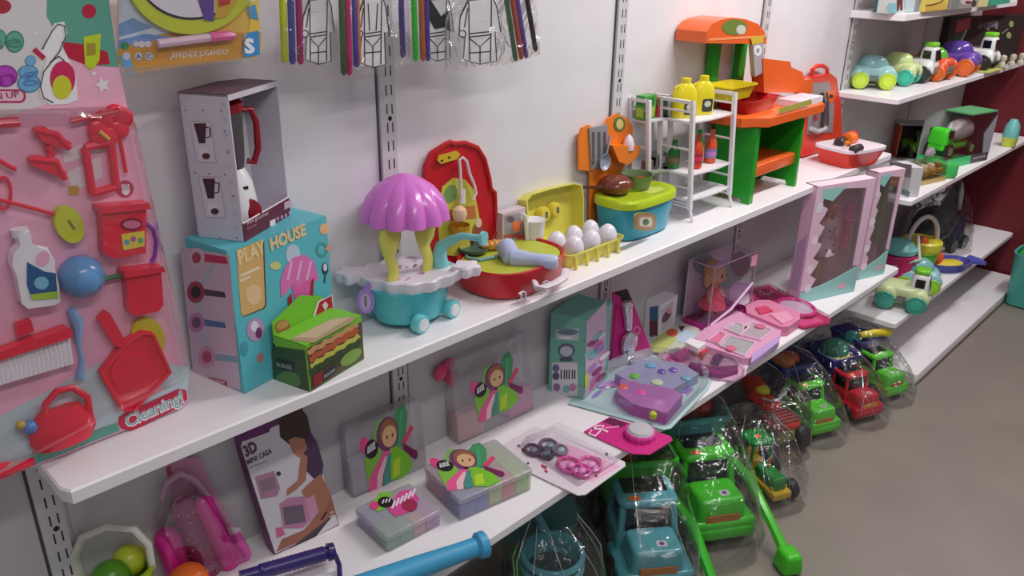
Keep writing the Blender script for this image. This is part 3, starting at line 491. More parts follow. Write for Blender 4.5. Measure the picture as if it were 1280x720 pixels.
# ---------- red kitchen case ----------
C1 = Vector((1.335, -.148, SA+.002)); t = thing('kitchen_case', 'open round red play kitchen case with yellow backboard, behind the pink canopy cart', 'toy kitchen', C1)
rd = P(206, 20, 34, .3)
def oval(a, b, z, cx=0, cy=0, n=40, e=2.6): return [(cx+a*math.copysign(abs(cos(2*pi*i/n))**(2/e), cos(2*pi*i/n)), cy+b*math.copysign(abs(sin(2*pi*i/n))**(2/e), sin(2*pi*i/n)), z) for i in range(n)]
M = T(*C1) @ RZ(radians(4)) @ Matrix.Diagonal((1.0, 1.18, 1, 1)); mb = MB(); mb.rings([oval(.158, .1, .002), oval(.168, .108, .012), oval(.175, .115, .085), oval(.172, .112, .089), oval(.166, .106, .085), oval(.164, .104, .078)], rd, M); cs = mb.build('case', t)
mb = MB(); mb.rings([oval(.163, .103, .0785), oval(.163, .103, .081)], P(188, 196, 60), M); mb.build('play_surface', cs, label='lime play surface')
mb = MB(); mb.rings([oval(.13, .075, .0), oval(.148, .09, .012)], mat((214, 214, 220), .2, 'tint'), M); mb.build('clear_foot_tray', t)
mb = MB(); mb.tube([at(x, y, z=SA+.052) for x, y in ((669, 354), (671, 360), (680, 359), (694, 354), (705, 347), (707, 338))], .009, P(228, 214, 222), n=8, flat=1.6); mb.build('carry_handle', t, label='white carry handle')
for x in (-.12, -.01):
    mb = MB(); mb.tube([M @ Vector(p) for p in ((x, -.105, -.0+.006), (x, -.118, .006), (x, -.12, .03), (x, -.112, .032))], .003, P(220, 220, 226)); mb.tube([M @ Vector(p) for p in ((x+.02, -.105, .006), (x+.02, -.118, .006), (x+.02, -.12, .03), (x+.02, -.112, .032), (x, -.112, .032))], .003, P(220, 220, 226)); mb.build('clasp', t)
LP = Pl(frame((1.2, -.015, SA), (1, 0, 0), (0, .0, 1)))
lid = [(540, 352), (534, 300), (530, 230), (532, 208), (540, 190), (556, 180), (562, 177), (566, 179), (580, 178), (596, 184), (605, 198), (611, 222), (613, 236), (618, 240), (620, 288), (615, 298), (612, 318), (606, 332), (596, 352)]
mb = MB(); mb.prism([(a, max(.003, b)) for a, b in LP.pts(lid)], -.012, 0, rd, LP.M); mb.tube([LP.w(x, y, .002) for x, y in lid[2:16]], .007, rd); ld = mb.build('lid', t)
mb = MB(); mb.prism(LP.pts([(548, 300), (546, 262), (552, 234), (566, 222), (580, 224), (592, 238), (598, 270), (600, 300), (592, 314), (570, 320), (552, 318)]), .0, .004, P(206, 200, 70), LP.M); bb = mb.build('backboard', ld, label='yellow printed backboard')
mb = MB(); px(mb, LP, E(562, 242, 8, 12, 20), K(120, 160, 90), .0046); px(mb, LP, E(596, 290, 7, 12), K(150, 80, 60), .0046); px(mb, LP, E(597, 278, 4, 6), K(226, 200, 170), .005); px(mb, LP, [(586, 296), (600, 294), (600, 310), (588, 314)], K(90, 50, 40), .005); px(mb, LP, [(560, 262), (592, 256), (594, 272), (562, 276)], K(200, 110, 60), .005); mb.build('backboard_print', ld)
mb = MB(); mb.prism(LP.pts([(548, 204), (544, 200), (546, 194), (568, 188), (572, 192), (568, 198)]), .004, .012, P(220, 180, 40), LP.M)
for x, y in ((549, 200), (558, 196)): px(mb, LP, E(x, y, 1.6), INK, .0124)
mb.build('hook_bar', ld, label='yellow hook bar')
mb = MB(); mb.tube([LP.w(x, y, .018) for x, y in ((571, 250), (571, 230), (570, 210), (569, 199), (573, 195), (578, 200), (582, 216), (588, 230), (590, 240), (586, 248))], .0045, P(226, 214, 222)); mb.tube([LP.w(574, 235, .018), LP.w(572, 252, .018)], [.006, .011], P(226, 214, 222)); mb.build('ladle', t, label='white looped ladle')
mb = MB(); g_ = mat((206, 150, 40), .25, metal=.5); mb.lathe([(.018, 0), (.028, .004), (.031, .03), (.03, .032), (.026, .012)], g_, T(*(LP.w(565, 290, .035))), 20); mb.build('pan', t, label='gold pan hung on the backboard')
mb = MB(); mb.lathe([(.018, 0), (.024, .02), (.02, .034), (.006, .044)], P(236, 196, 160), T(*(LP.w(566, 272, .03))), 14); mb.build('cupcake', t)
# loose things on the case
zc = SA+.082
def top(name, label, cat, x, y, z=zc): return thing(name, label, cat, at(x, y, z=z))
t = top('toy_hair_dryer', 'pale blue toy hair dryer lying on the red kitchen case', 'toy dryer', 655, 325); A_ = at(640, 322, z=zc+.018); B_ = at(697, 328, z=zc+.016); lb = P(176, 186, 222, .3)
mb = MB(); d = B_-A_; mb.tube([A_, A_+d*.25, A_+d*.4, A_+d*.6, A_+d*.95, B_], [.03, .026, .022, .021, .022, .017], lb, n=14); hb = mb.build('body', t); mb = MB(); q_ = at(632, 308, z=zc+.03); mb.tube([q_+Vector((-.004, -.006, -.0)), A_+Vector((-.0, 0, .0)), A_+d*.15], [.032, .031, .024], lb, n=14); mb.build('nozzle', hb)
mb = MB()
for k in range(3): p_ = at(636+k*4, 309+k*1.0, z=zc+.046); mb.tube([p_, p_+Vector((.002, -.004, -.014))], .0012, INK, n=6)
mb.ball(A_+d*.5+Vector((0, -.004, .016)), .005, P(210, 110, 80)); mb.build('vents', hb)
t = top('toy_pan', 'dark green toy frying pan with pale turquoise handle, on the red kitchen case', 'toy pan', 600, 318); p_ = at(592, 312, z=zc+.012)
mb = MB(); mb.lathe([(.034, 0), (.044, .004), (.048, .016), (.045, .016), (.038, .006)], P(66, 100, 86, .4), T(*(p_-Vector((0, 0, .006)))), 24); pn = mb.build('pan_bowl', t); mb = MB(); mb.tube([at(580, 312, z=zc+.006), at(584, 322, z=zc+.006), at(600, 325, z=zc+.006), at(622, 320, z=zc+.008), at(634, 317, z=zc+.008)], .005, P(120, 176, 180)); mb.build('spatula_edge', t, label='pale turquoise utensil edge')
t = top('toy_croissant', 'orange toy bread roll on the red kitchen case', 'toy food', 612, 312); p_ = at(618, 306, z=zc+.018); mb = MB()
for k in range(5): mb.ball(p_+Vector(((k-2)*.014, -(k-2)*.006, 0)), (.014, .02-.002*abs(k-2), .018-.002*abs(k-2)), P(222, 148, 52))
mb.build('roll', t)
# pale box, spatula and cup behind
q = Box(at(628, 304, y=-.05)*1, at(656, 304, y=-.05), .035, .1); q.F.z = SA+.001; q = Box(q.F, q.F+q.u*q.w, .035, vert(628, 268, q.F)-SA)
t = thing('small_carton', 'small pale pink carton with an orange sticker, behind the white cup', 'box', q.c); mb = MB(); q.solid(mb, K(206, 186, 192)); px(mb, q.front, [(630, 270), (651, 266), (652, 294), (631, 298)], K(160, 150, 156)); px(mb, q.front, E(638, 274, 5, 4), K(110, 90, 110), .001); px(mb, q.front, [(629, 294), (650, 290), (650, 296), (630, 300)], K(180, 90, 90), .001); px(mb, q.front, [(640, 278), (650, 276), (650, 288), (641, 289)], K(250, 120, 60), .0014); mb.build('carton', t)
p_ = at(666, 310, z=SA+.08); t = thing('toy_cup', 'plain white toy cup standing beside the egg carton lid', 'toy cup', Vector((p_.x+.03, p_.y+.02, SA+.001)))
b0 = Vector((at(668, 300, y=-.08).x, -.08, SA)); zt_ = vert(668, 274, b0); b0.z = zt_-.085; t.location = (b0.x, b0.y, SA+.001); OFF[t.name] = Vector(t.location)
mb = MB(); mb.lathe([(.025, SA+.001-b0.z), (.028, .02), (.031, .05), (.034, .078), (.036, .085), (.032, .082), (.004, .079)], P(228, 226, 236), T(*b0), 24); mb.build('cup_wall', t)
mb = MB(); s0 = b0+Vector((-.035, .0, .02)); mb.tube([s0, s0+Vector((-.005, 0, .05)), s0+Vector((-.012, 0, .085)), s0+Vector((-.03, .0, .1))], [.007, .008, .008, .005], P(232, 222, 230)); mb.build('white_spoon', t)
# egg carton
ye = P(224, 214, 84, .35); t = thing('egg_carton', 'open pale yellow toy egg carton full of white eggs, beside the red kitchen case', 'egg carton', (1.68, -.15, SA+.001))
xa, xb, ya, yb_ = 1.525, 1.825, -.225, -.08; z0 = SA+.002
mb = MB(); M = T((xa+xb)/2, (ya+yb_)/2, z0)
def rr(w_, d_, r, z): return [(x, y, z) for x, y in rrect(0, 0, w_, d_, r)]
mb.rings([rr(.27, .115, .02, 0), rr(.29, .135, .02, .042), rr(.298, .143, .022, .044), rr(.298, .143, .022, .049), rr(.288, .133, .02, .049), rr(.27, .115, .02, .016)], ye, M); bs = mb.build('tray', t)
for k in range(5):
    mb = MB(); mb.cyl((xa+.03+k*.056, ya-.002, z0+.0), (xa+.03+k*.056, ya+.004, z0+.044), .007, ye, r2=.004, n=8); mb.build('ridge', bs)
LP = Pl(frame((1.66, -.04, SA+.03), (1, 0, 0), (0, .12, 1))); lidp = [(656, 300), (652, 250), (658, 243), (680, 236), (712, 229), (720, 232), (722, 246), (722, 292), (712, 300)]
mb = MB(); loc = LP.pts(lidp); cxl = sum(a for a, b in loc)/len(loc); cyl_ = sum(b for a, b in loc)/len(loc)
sc = lambda k, z: [(cxl+(a-cxl)*k, cyl_+(b-cyl_)*k, z) for a, b in loc]
mb.rings([sc(.95, -.03), sc(.97, -.028), sc(1, .02), sc(1.03, .022), sc(1.03, .026), sc(.99, .026), sc(.93, -.02)], ye, LP.M); ld = mb.build('lid', t)
for x, y in ((680, 268), (694, 262)):
    mb = MB(); mb.lathe([(.026, 0), (.026, .022), (.022, .028), (.01, .03)], P(228, 206, 66), LP.M @ T(*LP.p(x, y), -.018), 18); mb.box((0, 0, .0305), (.012, .02, .001), K(110, 100, 70), LP.M @ T(*LP.p(x, y), -.018)); mb.build('moulded_ring', ld)
eggs = [(694, 307), (711, 299), (727, 291), (728, 315), (743, 304), (761, 297)]
WH = P(226, 220, 234, .22); e0 = None
names = ['white toy egg at the left end of the back row', 'white toy egg in the middle of the back row', 'white toy egg at the right end of the back row', 'white toy egg at the left end of the front row', 'white toy egg in the middle of the front row', 'white toy egg at the right end of the front row']
mb = MB(); mb.lathe([(max(.0005, (.036-.006*(i/12))*sin(pi*i/12)), .041*(1-cos(pi*i/12))) for i in range(13)], WH, n=20)
for i, (x, y) in enumerate(eggs):
    p_ = Vector((xa+.055+(i % 3)*.088+(.01 if i > 2 else 0), -.118 if i < 3 else -.186, z0+.014))
    if e0 is None: e0 = tag(mb.build('toy_egg'), names[0], 'toy egg', 'eggs in the yellow carton'); e0.location = p_
    else: e = e0.copy(); COL.objects.link(e); e.location = p_; e['label'] = names[i]
# ---------- turquoise tub with pans ----------
C2 = Vector((2.01, -.118, SA+.001)); t = thing('play_tub', 'turquoise toy tub with a lime lid and round badge, beside the egg carton', 'toy tub', C2); M = T(*C2)
blu = P(44, 158, 186, .28); lm = P(190, 214, 30, .25)
mb = MB(); mb.rings([oval(.135, .075, 0, e=3.2), oval(.145, .085, .008, e=3.2), oval(.16, .096, .11, e=3.2), oval(.16, .096, .122, e=3.2)], blu, M); mb.build('tub', t)
mb = MB(); mb.rings([oval(.162, .098, .12, e=3.2), oval(.168, .103, .123, e=3.2), oval(.168, .103, .145, e=3.2), oval(.162, .097, .153, e=3.2), oval(.14, .078, .153, e=3.2), oval(.135, .072, .149, e=3.2)], lm, M); ld = mb.build('lid', t)
mb = MB(); mb.rings([oval(.05, .03, .1495, .06, -.03), oval(.045, .026, .15, .06, -.03)], P(204, 216, 90), M); mb.build('lid_relief', ld)
FP = Pl(frame((2.1, -.146, SA), (1, 0, 0), (0, -.15, 1)) @ I4); FP = Pl(frame((2.08, -.214, SA), (1, .12, 0), (0, -.11, 1)))
mb = MB(); mb.prism(FP.pts(rrect(806, 277, 27, 22, 7)), -.004, .003, P(150, 130, 60), FP.M); px(mb, FP, rrect(806, 277, 22, 17, 5), K(196, 140, 110), .0034); px(mb, FP, rrect(806, 277, 16, 12, 4), K(226, 220, 190), .004); px(mb, FP, E(806, 277, 4), K(90, 120, 80), .0046); mb.build('badge', t)
t = thing('toy_saucepan', 'translucent brown toy saucepan on the lime tub lid', 'toy pan', at(770, 240, z=SA+.152)); p_ = at(769, 241, z=SA+.152); br_ = mat((110, 50, 40), .12, 'tint')
mb = MB(); mb.lathe([(.03, .001), (.05, .008), (.06, .028), (.062, .03), (.058, .045), (.04, .06), (.02, .066), (.006, .068)], P(120, 56, 44, .15), T(*p_), 26); pn = mb.build('bowl', t); mb = MB(); mb.tube([p_+Vector((-.06, .01, .03)), p_+Vector((-.13, .045, .036))], [.008, .005], P(90, 40, 36)); mb.build('handle', pn)
t = thing('glass_pan', 'clear green toy pan holding an orange red piece, behind the brown saucepan', 'toy pan', at(797, 236, z=SA+.152)); p_ = at(796, 235, z=SA+.152); gp = mat((150, 180, 130), .1, 'tint')
mb = MB(); mb.lathe([(.035, .001), (.045, .004), (.055, .05), (.058, .056), (.053, .054), (.042, .008)], gp, T(*p_), 26, caps=False); pn = mb.build('bowl', t); mb = MB(); mb.tube([p_+Vector((.05, -.02, .05)), p_+Vector((.1, -.05, .054))], .006, P(130, 150, 120)); mb.build('handle', pn); mb = MB(); mb.ball(p_+Vector((.005, -.01, .024)), (.032, .026, .02), P(214, 60, 30)); mb.build('food_piece', t, label='orange red food piece')
# orange utensil rack
orr = P(248, 128, 28, .3); LP = Pl(frame((2.1, -.026, SA), (1, 0, 0), (0, 0, 1))); t = thing('utensil_rack', 'orange toy utensil rack with grey cutlery and skimmer, standing behind the turquoise tub', 'toy rack', (2.0, -.008, SA+.002))
mb = MB(); mb.prism([(a, max(.003, b)) for a, b in LP.pts([(724, 212), (724, 172), (728, 160), (736, 156), (742, 160), (756, 156), (760, 148), (772, 142), (784, 148), (791, 158), (790, 186), (784, 200), (776, 216), (774, 286), (738, 290), (738, 214)])], -.008, 0, orr, LP.M); bd = mb.build('backboard', t)
mb = MB(); mb.prism(LP.pts([(735, 160), (758, 155), (758, 205), (738, 212)]), .0, .006, P(150, 146, 150), LP.M); gb = mb.build('cutlery_plate', t, label='grey cutlery plate')
mb = MB()
for x in (740, 747, 754): mb.tube([LP.w(x, 164, .008), LP.w(x, 196, .008)], .005, P(122, 116, 122), n=8); mb.ball(LP.w(x, 200, .008), (.009, .005, .014), P(122, 116, 122))
mb.build('cutlery', gb, kind='stuff')
mb = MB(); mb.lathe([(.001, .002), (.02, .004), (.03, .014), (.031, .012), (.02, .0)], P(150, 160, 178, .3), LP.M @ T(*LP.p(750, 201), .012), 22); mb.tube([LP.w(753, 190, .02), LP.w(757, 168, .02)], .004, P(150, 160, 178)); mb.build('skimmer', t, label='grey blue skimmer')
mb = MB(); mb.prism(LP.pts([(756, 180), (790, 180), (789, 192), (776, 204), (764, 200)]), .0, .035, orr, LP.M); mb.build('bin', bd)
mb = MB(); mb.prism(LP.pts(E(774, 155, 7, 9)), .0, .003, K(90, 120, 60), LP.M); px(mb, LP, E(774, 155, 4.5, 6.5), K(226, 200, 110), .0034); mb.build('round_badge', bd)
mb = MB(); a = LP.p(779, 178); mb.lathe([(.02, 0), (.022, .02), (.014, .045), (.004, .056)], P(236, 214, 226), frame(LP.w(779, 186, .022), (1, 0, 0), (0, 1, 0)), 16); mb.build('white_salt_shaker', t)
# ---------- white ladder racks ----------
rw = P(232, 226, 232, .35)
def ladder_rack(x0, x1, y0, y1, H, shelves, label):
    t = thing('toy_shelf_rack', label, 'toy rack', ((x0+x1)/2, (y0+y1)/2, SA+.001), 'white ladder racks')
    B_ = SA+.001; S_ = Matrix(((1, 0, -.13, .13*B_), (0, 1, 0, 0), (0, 0, 1, 0), (0, 0, 0, 1)))
    for x in (x0, x1):
        mb = MB()
        for y, s in ((y0, -1), (y1, 1)):
            mb.box((x, y, B_+.05+(H-.05)/2), (.017, .014, H-.05), rw); mb.tube([(x, y, B_+.055), (x, y+s*.006, B_+.03), (x, y+s*.014, B_+.0035)], .006, rw)
        mb.box((x, (y0+y1)/2, B_+H-.006), (.014, y1-y0, .012), rw)
        zs = [B_+.055]+[B_+s for s in shelves]
        for i in range(len(zs)):
            a = zs[i]; b = zs[i+1] if i+1 < len(zs) else B_+H
            for f in (.0, .5): mb.box((x, (y0+y1)/2, a+(b-a)*f), (.008, y1-y0, .007), rw)
        mb.v = [S_ @ v for v in mb.v]; mb.build('ladder_side', t)
    for s in shelves:
        mb = MB(); pts = [(x0, y1), (x0, y0)]+[(x0+(x1-x0)*i/8, y0-.012*sin(pi*i/8)) for i in range(1, 8)]+[(x1, y0), (x1, y1)]
        mb.prism(pts, B_+s, B_+s+.006, rw); mb.v = [S_ @ v for v in mb.v]; mb.build('rack_shelf', t)
    return B_
Hr, s1, s2, s3 = [at(864, y, y=-.2).z-SA for y in (127, 155, 220, 251)]
ladder_rack(2.252, 2.54, -.205, -.065, Hr, (s3, s2, s1), 'white toy rack with yellow and orange bottles, nearest the orange toy kitchen')
PB = at(811, 149, y=-.085); X2 = PB.x+.05
ladder_rack(X2, X2+.14, -.085, -.008, Hr, (s3, s2, s1), 'white toy rack with green and grey cartons, behind the one with yellow bottles')
def smallbox(x, y, z, w_, d_, h_, col, label, deco=None, name='toy_carton', rz=0):
    q = Box(Vector((x, y, z)), Vector((x+w_*cos(rz), y+w_*sin(rz), z)), d_, h_); t = thing(name, label, 'toy box', q.c); mb = MB(); q.solid(mb, K(*col))
    for (a, b, c, d, cc) in deco or []:
        mb.flat([(a*w_, b*h_), (c*w_, b*h_), (c*w_, d*h_), (a*w_, d*h_)], .0006, K(*cc), q.front.M); mb.flat([(d_*.1, b*h_), (d_*.9, b*h_), (d_*.9, d*h_), (d_*.1, d*h_)], .0006, K(*cc), q.left.M)
    mb.build('carton', t)
Z1_ = SA+s1+.0075; Z2_ = SA+s2+.0075
XS = X2-.06
smallbox(XS+.0, -.07, Z1_, .07, .04, .085, (70, 160, 60), 'green toy carton on top of the rear white rack', [(.1, .1, .9, .5, (170, 200, 70)), (.2, .6, .8, .9, (40, 120, 50))])
smallbox(XS+.08, -.07, Z1_, .035, .04, .07, (190, 50, 60), 'red and green toy carton on top of the rear white rack', [(.1, .6, .9, .95, (70, 130, 60))])
smallbox(XS+.12, -.07, Z1_, .035, .04, .065, (70, 76, 74), 'dark grey toy carton on top of the rear white rack', [(.2, .3, .8, .8, (130, 140, 120))])
smallbox(X2+.045, -.07, Z2_, .07, .04, .055, (128, 124, 122), 'grey toy carton on the middle level of the rear white rack', [(.2, .2, .5, .8, (40, 40, 40)), (.55, .3, .85, .8, (210, 210, 205))])
smallbox(X2-.01, -.07, Z2_, .035, .03, .04, (150, 110, 120), 'small brown toy carton on the middle level of the rear white rack')
def bottle(P0, h_, r, col, lab, neck=None, name='toy_bottle', lbl=None, group=None, flat=.7):
    t = thing(name, lab, 'toy bottle', P0, group); m = P(*col, .25); mb = MB()
    mb.lathe([(r*.8, 0), (r, h_*.04), (r, h_*.5), (r*.92, h_*.62), (r*.55, h_*.78), (r*.36, h_*.84), (r*.36, h_*.9)], m, T(*P0), 16, 1, flat); b = mb.build('bottle_body', t)
    mb = MB(); mb.lathe([(r*.42, h_*.9), (r*.42, h_*.99), (r*.3, h_)], P(*(neck or col), .3), T(*P0), 12, 1, flat); mb.build('cap', b)
    if lbl: mb = MB(); mb.lathe([(r*1.02, h_*.16), (r*1.02, h_*.45)], K(*lbl), T(*P0), 16, 1, flat, caps=False); mb.lathe([(r*1.03, h_*.24), (r*1.03, h_*.36)], K(min(255, lbl[0]+60), lbl[1], min(255, lbl[2]+40)), T(*P0), 16, 1, flat, caps=False); mb.build('label_band', b)
ylw = P(232, 214, 30, .22)
for i, (x, lab) in enumerate(((2.255, 'yellow toy detergent bottle at the left on top of the front white rack'), (2.36, 'yellow toy detergent bottle at the right on top of the front white rack'))):
    p_ = Vector((x, -.13-.01*i, SA+s1+.0075)); t = thing('toy_detergent_bottle', lab, 'toy bottle', p_, 'yellow bottles on the rack'); M = T(*p_) @ RZ(-.5) @ Matrix.Diagonal((1.25, 1.25, 1.05, 1)); mb = MB()
    mb.rings([oval(.033, .02, 0), oval(.036, .022, .006), oval(.037, .022, .07), oval(.032, .02, .095), oval(.018, .015, .115), oval(.013, .013, .118)], ylw, M); b = mb.build('bottle_body', t)
    mb = MB(); mb.lathe([(.014, .118), (.014, .134), (.01, .136)], ylw, M, 14); mb.build('cap', b); mb = MB(); mb.tube([(-.014, 0, .112), (-.032, 0, .104), (-.036, 0, .08), (-.03, 0, .066)], .006, ylw, M); mb.build('handle', b)
    mb = MB(); mb.prism(rrect(.006, .035, .034, .045, .006), .0222, .0232, K(60, 60, 50), M @ RX(pi/2)); mb.prism(E(.006, .04, .011), .0232, .0238, K(200, 200, 190), M @ RX(pi/2)); mb.build('front_label', b)
for x, y, c_, cap, lb, lab, h_ in ((2.265, -.1, (30, 130, 50), (30, 110, 40), (90, 110, 50), 'dark green toy bottle at the left on the middle level of the front rack', .11), (2.33, -.16, (214, 62, 30), (200, 60, 30), (170, 40, 50), 'orange red toy bottle second from left on the front rack', .13), (2.385, -.13, (40, 180, 50), (40, 170, 50), (120, 170, 120), 'bright green toy bottle between the two orange ones on the front rack', .135), (2.445, -.15, (226, 80, 40), (220, 90, 50), (140, 120, 170), 'orange red toy bottle with a lilac label on the front rack', .13)):
    bottle(Vector((x, y, SA+s2+.0075)), h_, .025, c_, lab, cap, lbl=lb, group='coloured bottles on the rack', flat=.9)
# ---------- orange and green toy kitchen ----------
G = P(24, 160, 34, .3); O = P(240, 98, 34, .28); OD = P(206, 78, 26, .35)
x0, x1, y0, y1 = 2.65, 3.035, -.25, -.05; B_ = SA+.001
zc_ = at(941, 164, y=-.262).z
t = thing('toy_kitchen', 'tall orange and green toy kitchen with hood, standing beside the white racks', 'toy kitchen', ((x0+x1)/2, (y0+y1)/2, B_))
zu = zc_-.002
for k, x in enumerate((x0, x1)):
    mb = MB(); M = frame((x, y0, B_), (0, 1, 0), (0, 0, 1)); D_ = y1-y0
    mb.prism([(0, 0), (.035, 0), (.045, .02), (D_-.045, .02), (D_-.035, 0), (D_, 0), (D_-.006, zu-B_), (.006, zu-B_)], -.03 if k == 0 else -.02, .0 if k == 0 else .0, G, M @ T(0, 0, 0)); lg = mb.build('side_panel', t, label='green side panel')
    for (a, b) in ((.05, .1), (D_-.05, .1)): 
        mb = MB(); mb.ball((x-.001 if k else x-.002, y0+a, B_+b), .005, P(200, 200, 120)); mb.build('rivet', lg)
mb = MB(); mb.box(((x0+x1)/2+.01, y1-.004, (B_+zu)/2+.01), (x1-x0-.03, .008, zu-B_-.03), G); bk = mb.build('back_panel', t)
for k in range(8): mb = MB(); mb.box((x0+.06+k*.05, y1-.011, (B_+zu)/2+.03), (.01, .008, zu-B_-.12), G); mb.build('rib', bk)
for x in (x0+.12, x0+.25): mb = MB(); mb.ball((x, y1-.014, B_+.2), .006, P(200, 206, 120)); mb.build('rivet', bk)
zs_ = at(948, 218, y=-.24).z-.01; mb = MB(); mb.rbox(((x0+x1)/2+.005, (y0+y1)/2+.008, zs_+.02), (x1-x0-.02, y1-y0-.02, .05), O, r=.006); mb.build('lower_shelf', t, label='orange lower shelf')
# worktop
X0, X1, Y0, Y1 = 2.56, 3.17, -.275, -.01; zt = zu+.045
mb = MB(); cc = [(X0+.05, Y0+.04), (X0+.09, Y0), (X1-.03, Y0), (X1, Y0+.03), (X1, Y1), (X0, Y1), (X0, Y0+.07)]; cc2 = [(x+(2.87-x)*.04, y+(-.14-y)*.07) for x, y in cc]
mb.rings([[(x, y, zu) for x, y in cc2], [(x, y, zu+.006) for x, y in cc], [(x, y, zt-.006) for x, y in cc], [(x, y, zt) for x, y in cc2]], O); wt = mb.build('worktop', t)
FP = Pl(frame((X0, Y0-.001, zu), (1, 0, 0), (0, 0, 1))); mb = MB(); px(mb, FP, [(973, 136), (1014, 124), (1015, 130), (974, 142)], K(170, 170, 60)); mb.build('front_sticker', wt, label='olive front sticker')
zz = zt+.001
bx = Pl(frame((3.0, -.02, zt), (1, 0, 0), (0, 0, 1)))
mb = MB(); sb = Pl(frame((3.0, -.15, zt), (1, 0, 0), (0, 0, 1)))
mb.prism([(a, max(.001, b)) for a, b in sb.pts([(955, 116), (954, 73), (988, 77), (989, 84), (1003, 90), (1006, 100), (1016, 99), (1016, 116)])], -.055, .0, O, sb.M); st = mb.build('cooker_block', t, label='stepped orange block')
mb = MB(); mb.box((3.03, -.212, zt+.014), (.22, .1, .026), P(232, 220, 232)); mb.build('white_hob', t)
mb = MB(); a = Vector((at(935, 118, y=-.13).x, -.13, zt)); M = T(*a)
mb.rings([[(x, y, z) for x, y in rrect(0, 0, w_, d_, .02)] for w_, d_, z in ((.2, .13, .001), (.24, .16, .05), (.26, .175, .056), (.25, .165, .056), (.21, .135, .01))], P(196, 20, 36, .2), M); sk_ = mb.build('sink', t, label='dark red sink basin')
mb = MB(); mb.tube([(2.66, -.04, zt+.02), (2.66, -.08, zt+.03), (2.68, -.12, zt+.02)], .016, P(60, 60, 150)); mb.build('blue_sponge', t)
# hood
hx = Pl(frame((2.8, -.03, zt), (1, 0, 0), (0, 0, 1)))
for x in (893, 926):
    mb = MB(); a = hx.w(x, 78, 0); b = hx.w(x, 48, 0); mb.box(((a.x+b.x)/2, -.03, (zt+b.z)/2), (.05, .03, b.z-zt), G); mb.build('hood_post', t, label='green hood post')
hood = Pl(frame((2.9, -.14, zt), (1, 0, 0), (0, 0, 1)))
mb = MB(); hp = [(879, 50), (880, 32), (884, 26), (896, 21), (908, 18), (925, 20), (942, 24), (952, 34), (955, 52), (953, 56), (938, 51), (905, 56), (900, 52)]
hp = [(882, 54), (884, 40), (890, 30), (900, 25), (915, 22), (932, 24), (948, 30), (956, 40), (958, 55)]
mb.prism(hood.pts(hp), -.13, 0, O, hood.M); hd = mb.build('hood', t)
mb = MB(); px(mb, hood, E(918, 34, 16, 10), K(110, 130, 50), .001); px(mb, hood, E(926, 37, 6, 6), K(200, 200, 190), .0015); px(mb, hood, [(886, 48), (956, 44), (956, 47), (886, 51)], K(250, 150, 90), .001); mb.build('hood_badge', hd)
ti = Pl(frame((3.0, -.145, zt), (1, 0, 0), (0, 0, 1))); mb = MB(); mb.prism(ti.pts([(941, 55), (954, 53), (955, 90), (944, 96)]), -.02, 0, P(172, 164, 172), ti.M); px(mb, ti, E(947, 63, 5, 7), K(230, 228, 232), .001); px(mb, ti, E(947, 63, 2, 3), K(150, 150, 160), .0016); px(mb, ti, [(938, 46), (954, 44), (954, 53), (940, 56)], K(214, 180, 50), .001); mb.build('timer_panel', t, label='grey panel with a white dial')
mb = MB(); p_ = at(915, 103, y=-.08); M = T(p_.x, -.08, zt+.06)
mb = MB(); a = Vector((at(915, 95, y=-.12).x, -.12, zt+.062)); M = T(*a)
mb.rings([[(x, y, z) for x, y in rrect(0, 0, w_, d_, .025)] for w_, d_, z in ((.17, .1, .001), (.2, .12, .045), (.215, .135, .05), (.215, .135, .054), (.2, .12, .052), (.17, .1, .01))], P(226, 204, 20, .25), M)
bw = mb.build('yellow_bowl'); tag(bw, 'square yellow toy basin resting on the red sink of the toy kitchen', 'toy basin')
# ---------- red tool case ----------
RD = P(240, 46, 26, .28); t = thing('tool_case', 'open bright red toy tool case with orange and black tools, right end of upper shelf', 'toy tool case', (3.62, -.15, SA+.001))
LP = Pl(frame((3.8, -.04, SA), (1, .0, 0), (0, 0, 1)))
mb = MB(); mb.prism([(a, max(.003, b)) for a, b in LP.pts([(1004, 196), (1003, 106), (1010, 97), (1038, 92), (1046, 98), (1051, 130), (1053, 172), (1048, 196)])], -.03, 0, RD, LP.M); ld = mb.build('lid', t)
mb = MB(); mb.tube([LP.w(x, y, -.01) for x, y in ((1018, 96), (1018, 87), (1023, 83), (1030, 82), (1036, 86), (1037, 95))], .01, RD); mb.build('carry_handle', ld)
mb = MB(); mb.prism(LP.pts([(1012, 104), (1036, 102), (1042, 130), (1040, 165), (1008, 168)]), .001, .004, P(150, 136, 140), LP.M); mb.build('inner_board', ld)
for pts, r, c_ in ((((1024, 116), (1026, 140), (1024, 158)), .009, (60, 50, 60)), (((1018, 120), (1016, 150)), .008, (190, 30, 50)), (((1031, 125), (1031, 155)), .007, (90, 84, 90)), (((1010, 160), (1018, 164), (1028, 160)), .012, (190, 186, 192))):
    mb = MB(); mb.tube([LP.w(x, y, .016) for x, y in pts], r, P(*c_)); mb.build('hanging_tool', t)
mb = MB(); mb.prism(LP.pts([(1032, 115), (1041, 112), (1040, 124), (1034, 130)]), .004, .012, P(240, 110, 30), LP.M); px(mb, LP, E(1036, 120, 2.5), INK, .0125); mb.build('orange_clip', ld)
M = T(3.63, -.225, SA+.002) @ RZ(radians(-14)) @ Matrix.Diagonal((.86, 1.15, 1, 1)); mb = MB(); mb.rings([oval(.14, .08, 0, e=5), oval(.17, .1, .07, e=5), oval(.175, .102, .074, e=5)], RD, M); mb.build('tray', t)
mb = MB(); mb.rings([oval(.176, .103, .075, e=5), oval(.176, .103, .088, e=5), oval(.15, .08, .09, e=5)], P(236, 222, 230), M); mb.build('white_rim', t)
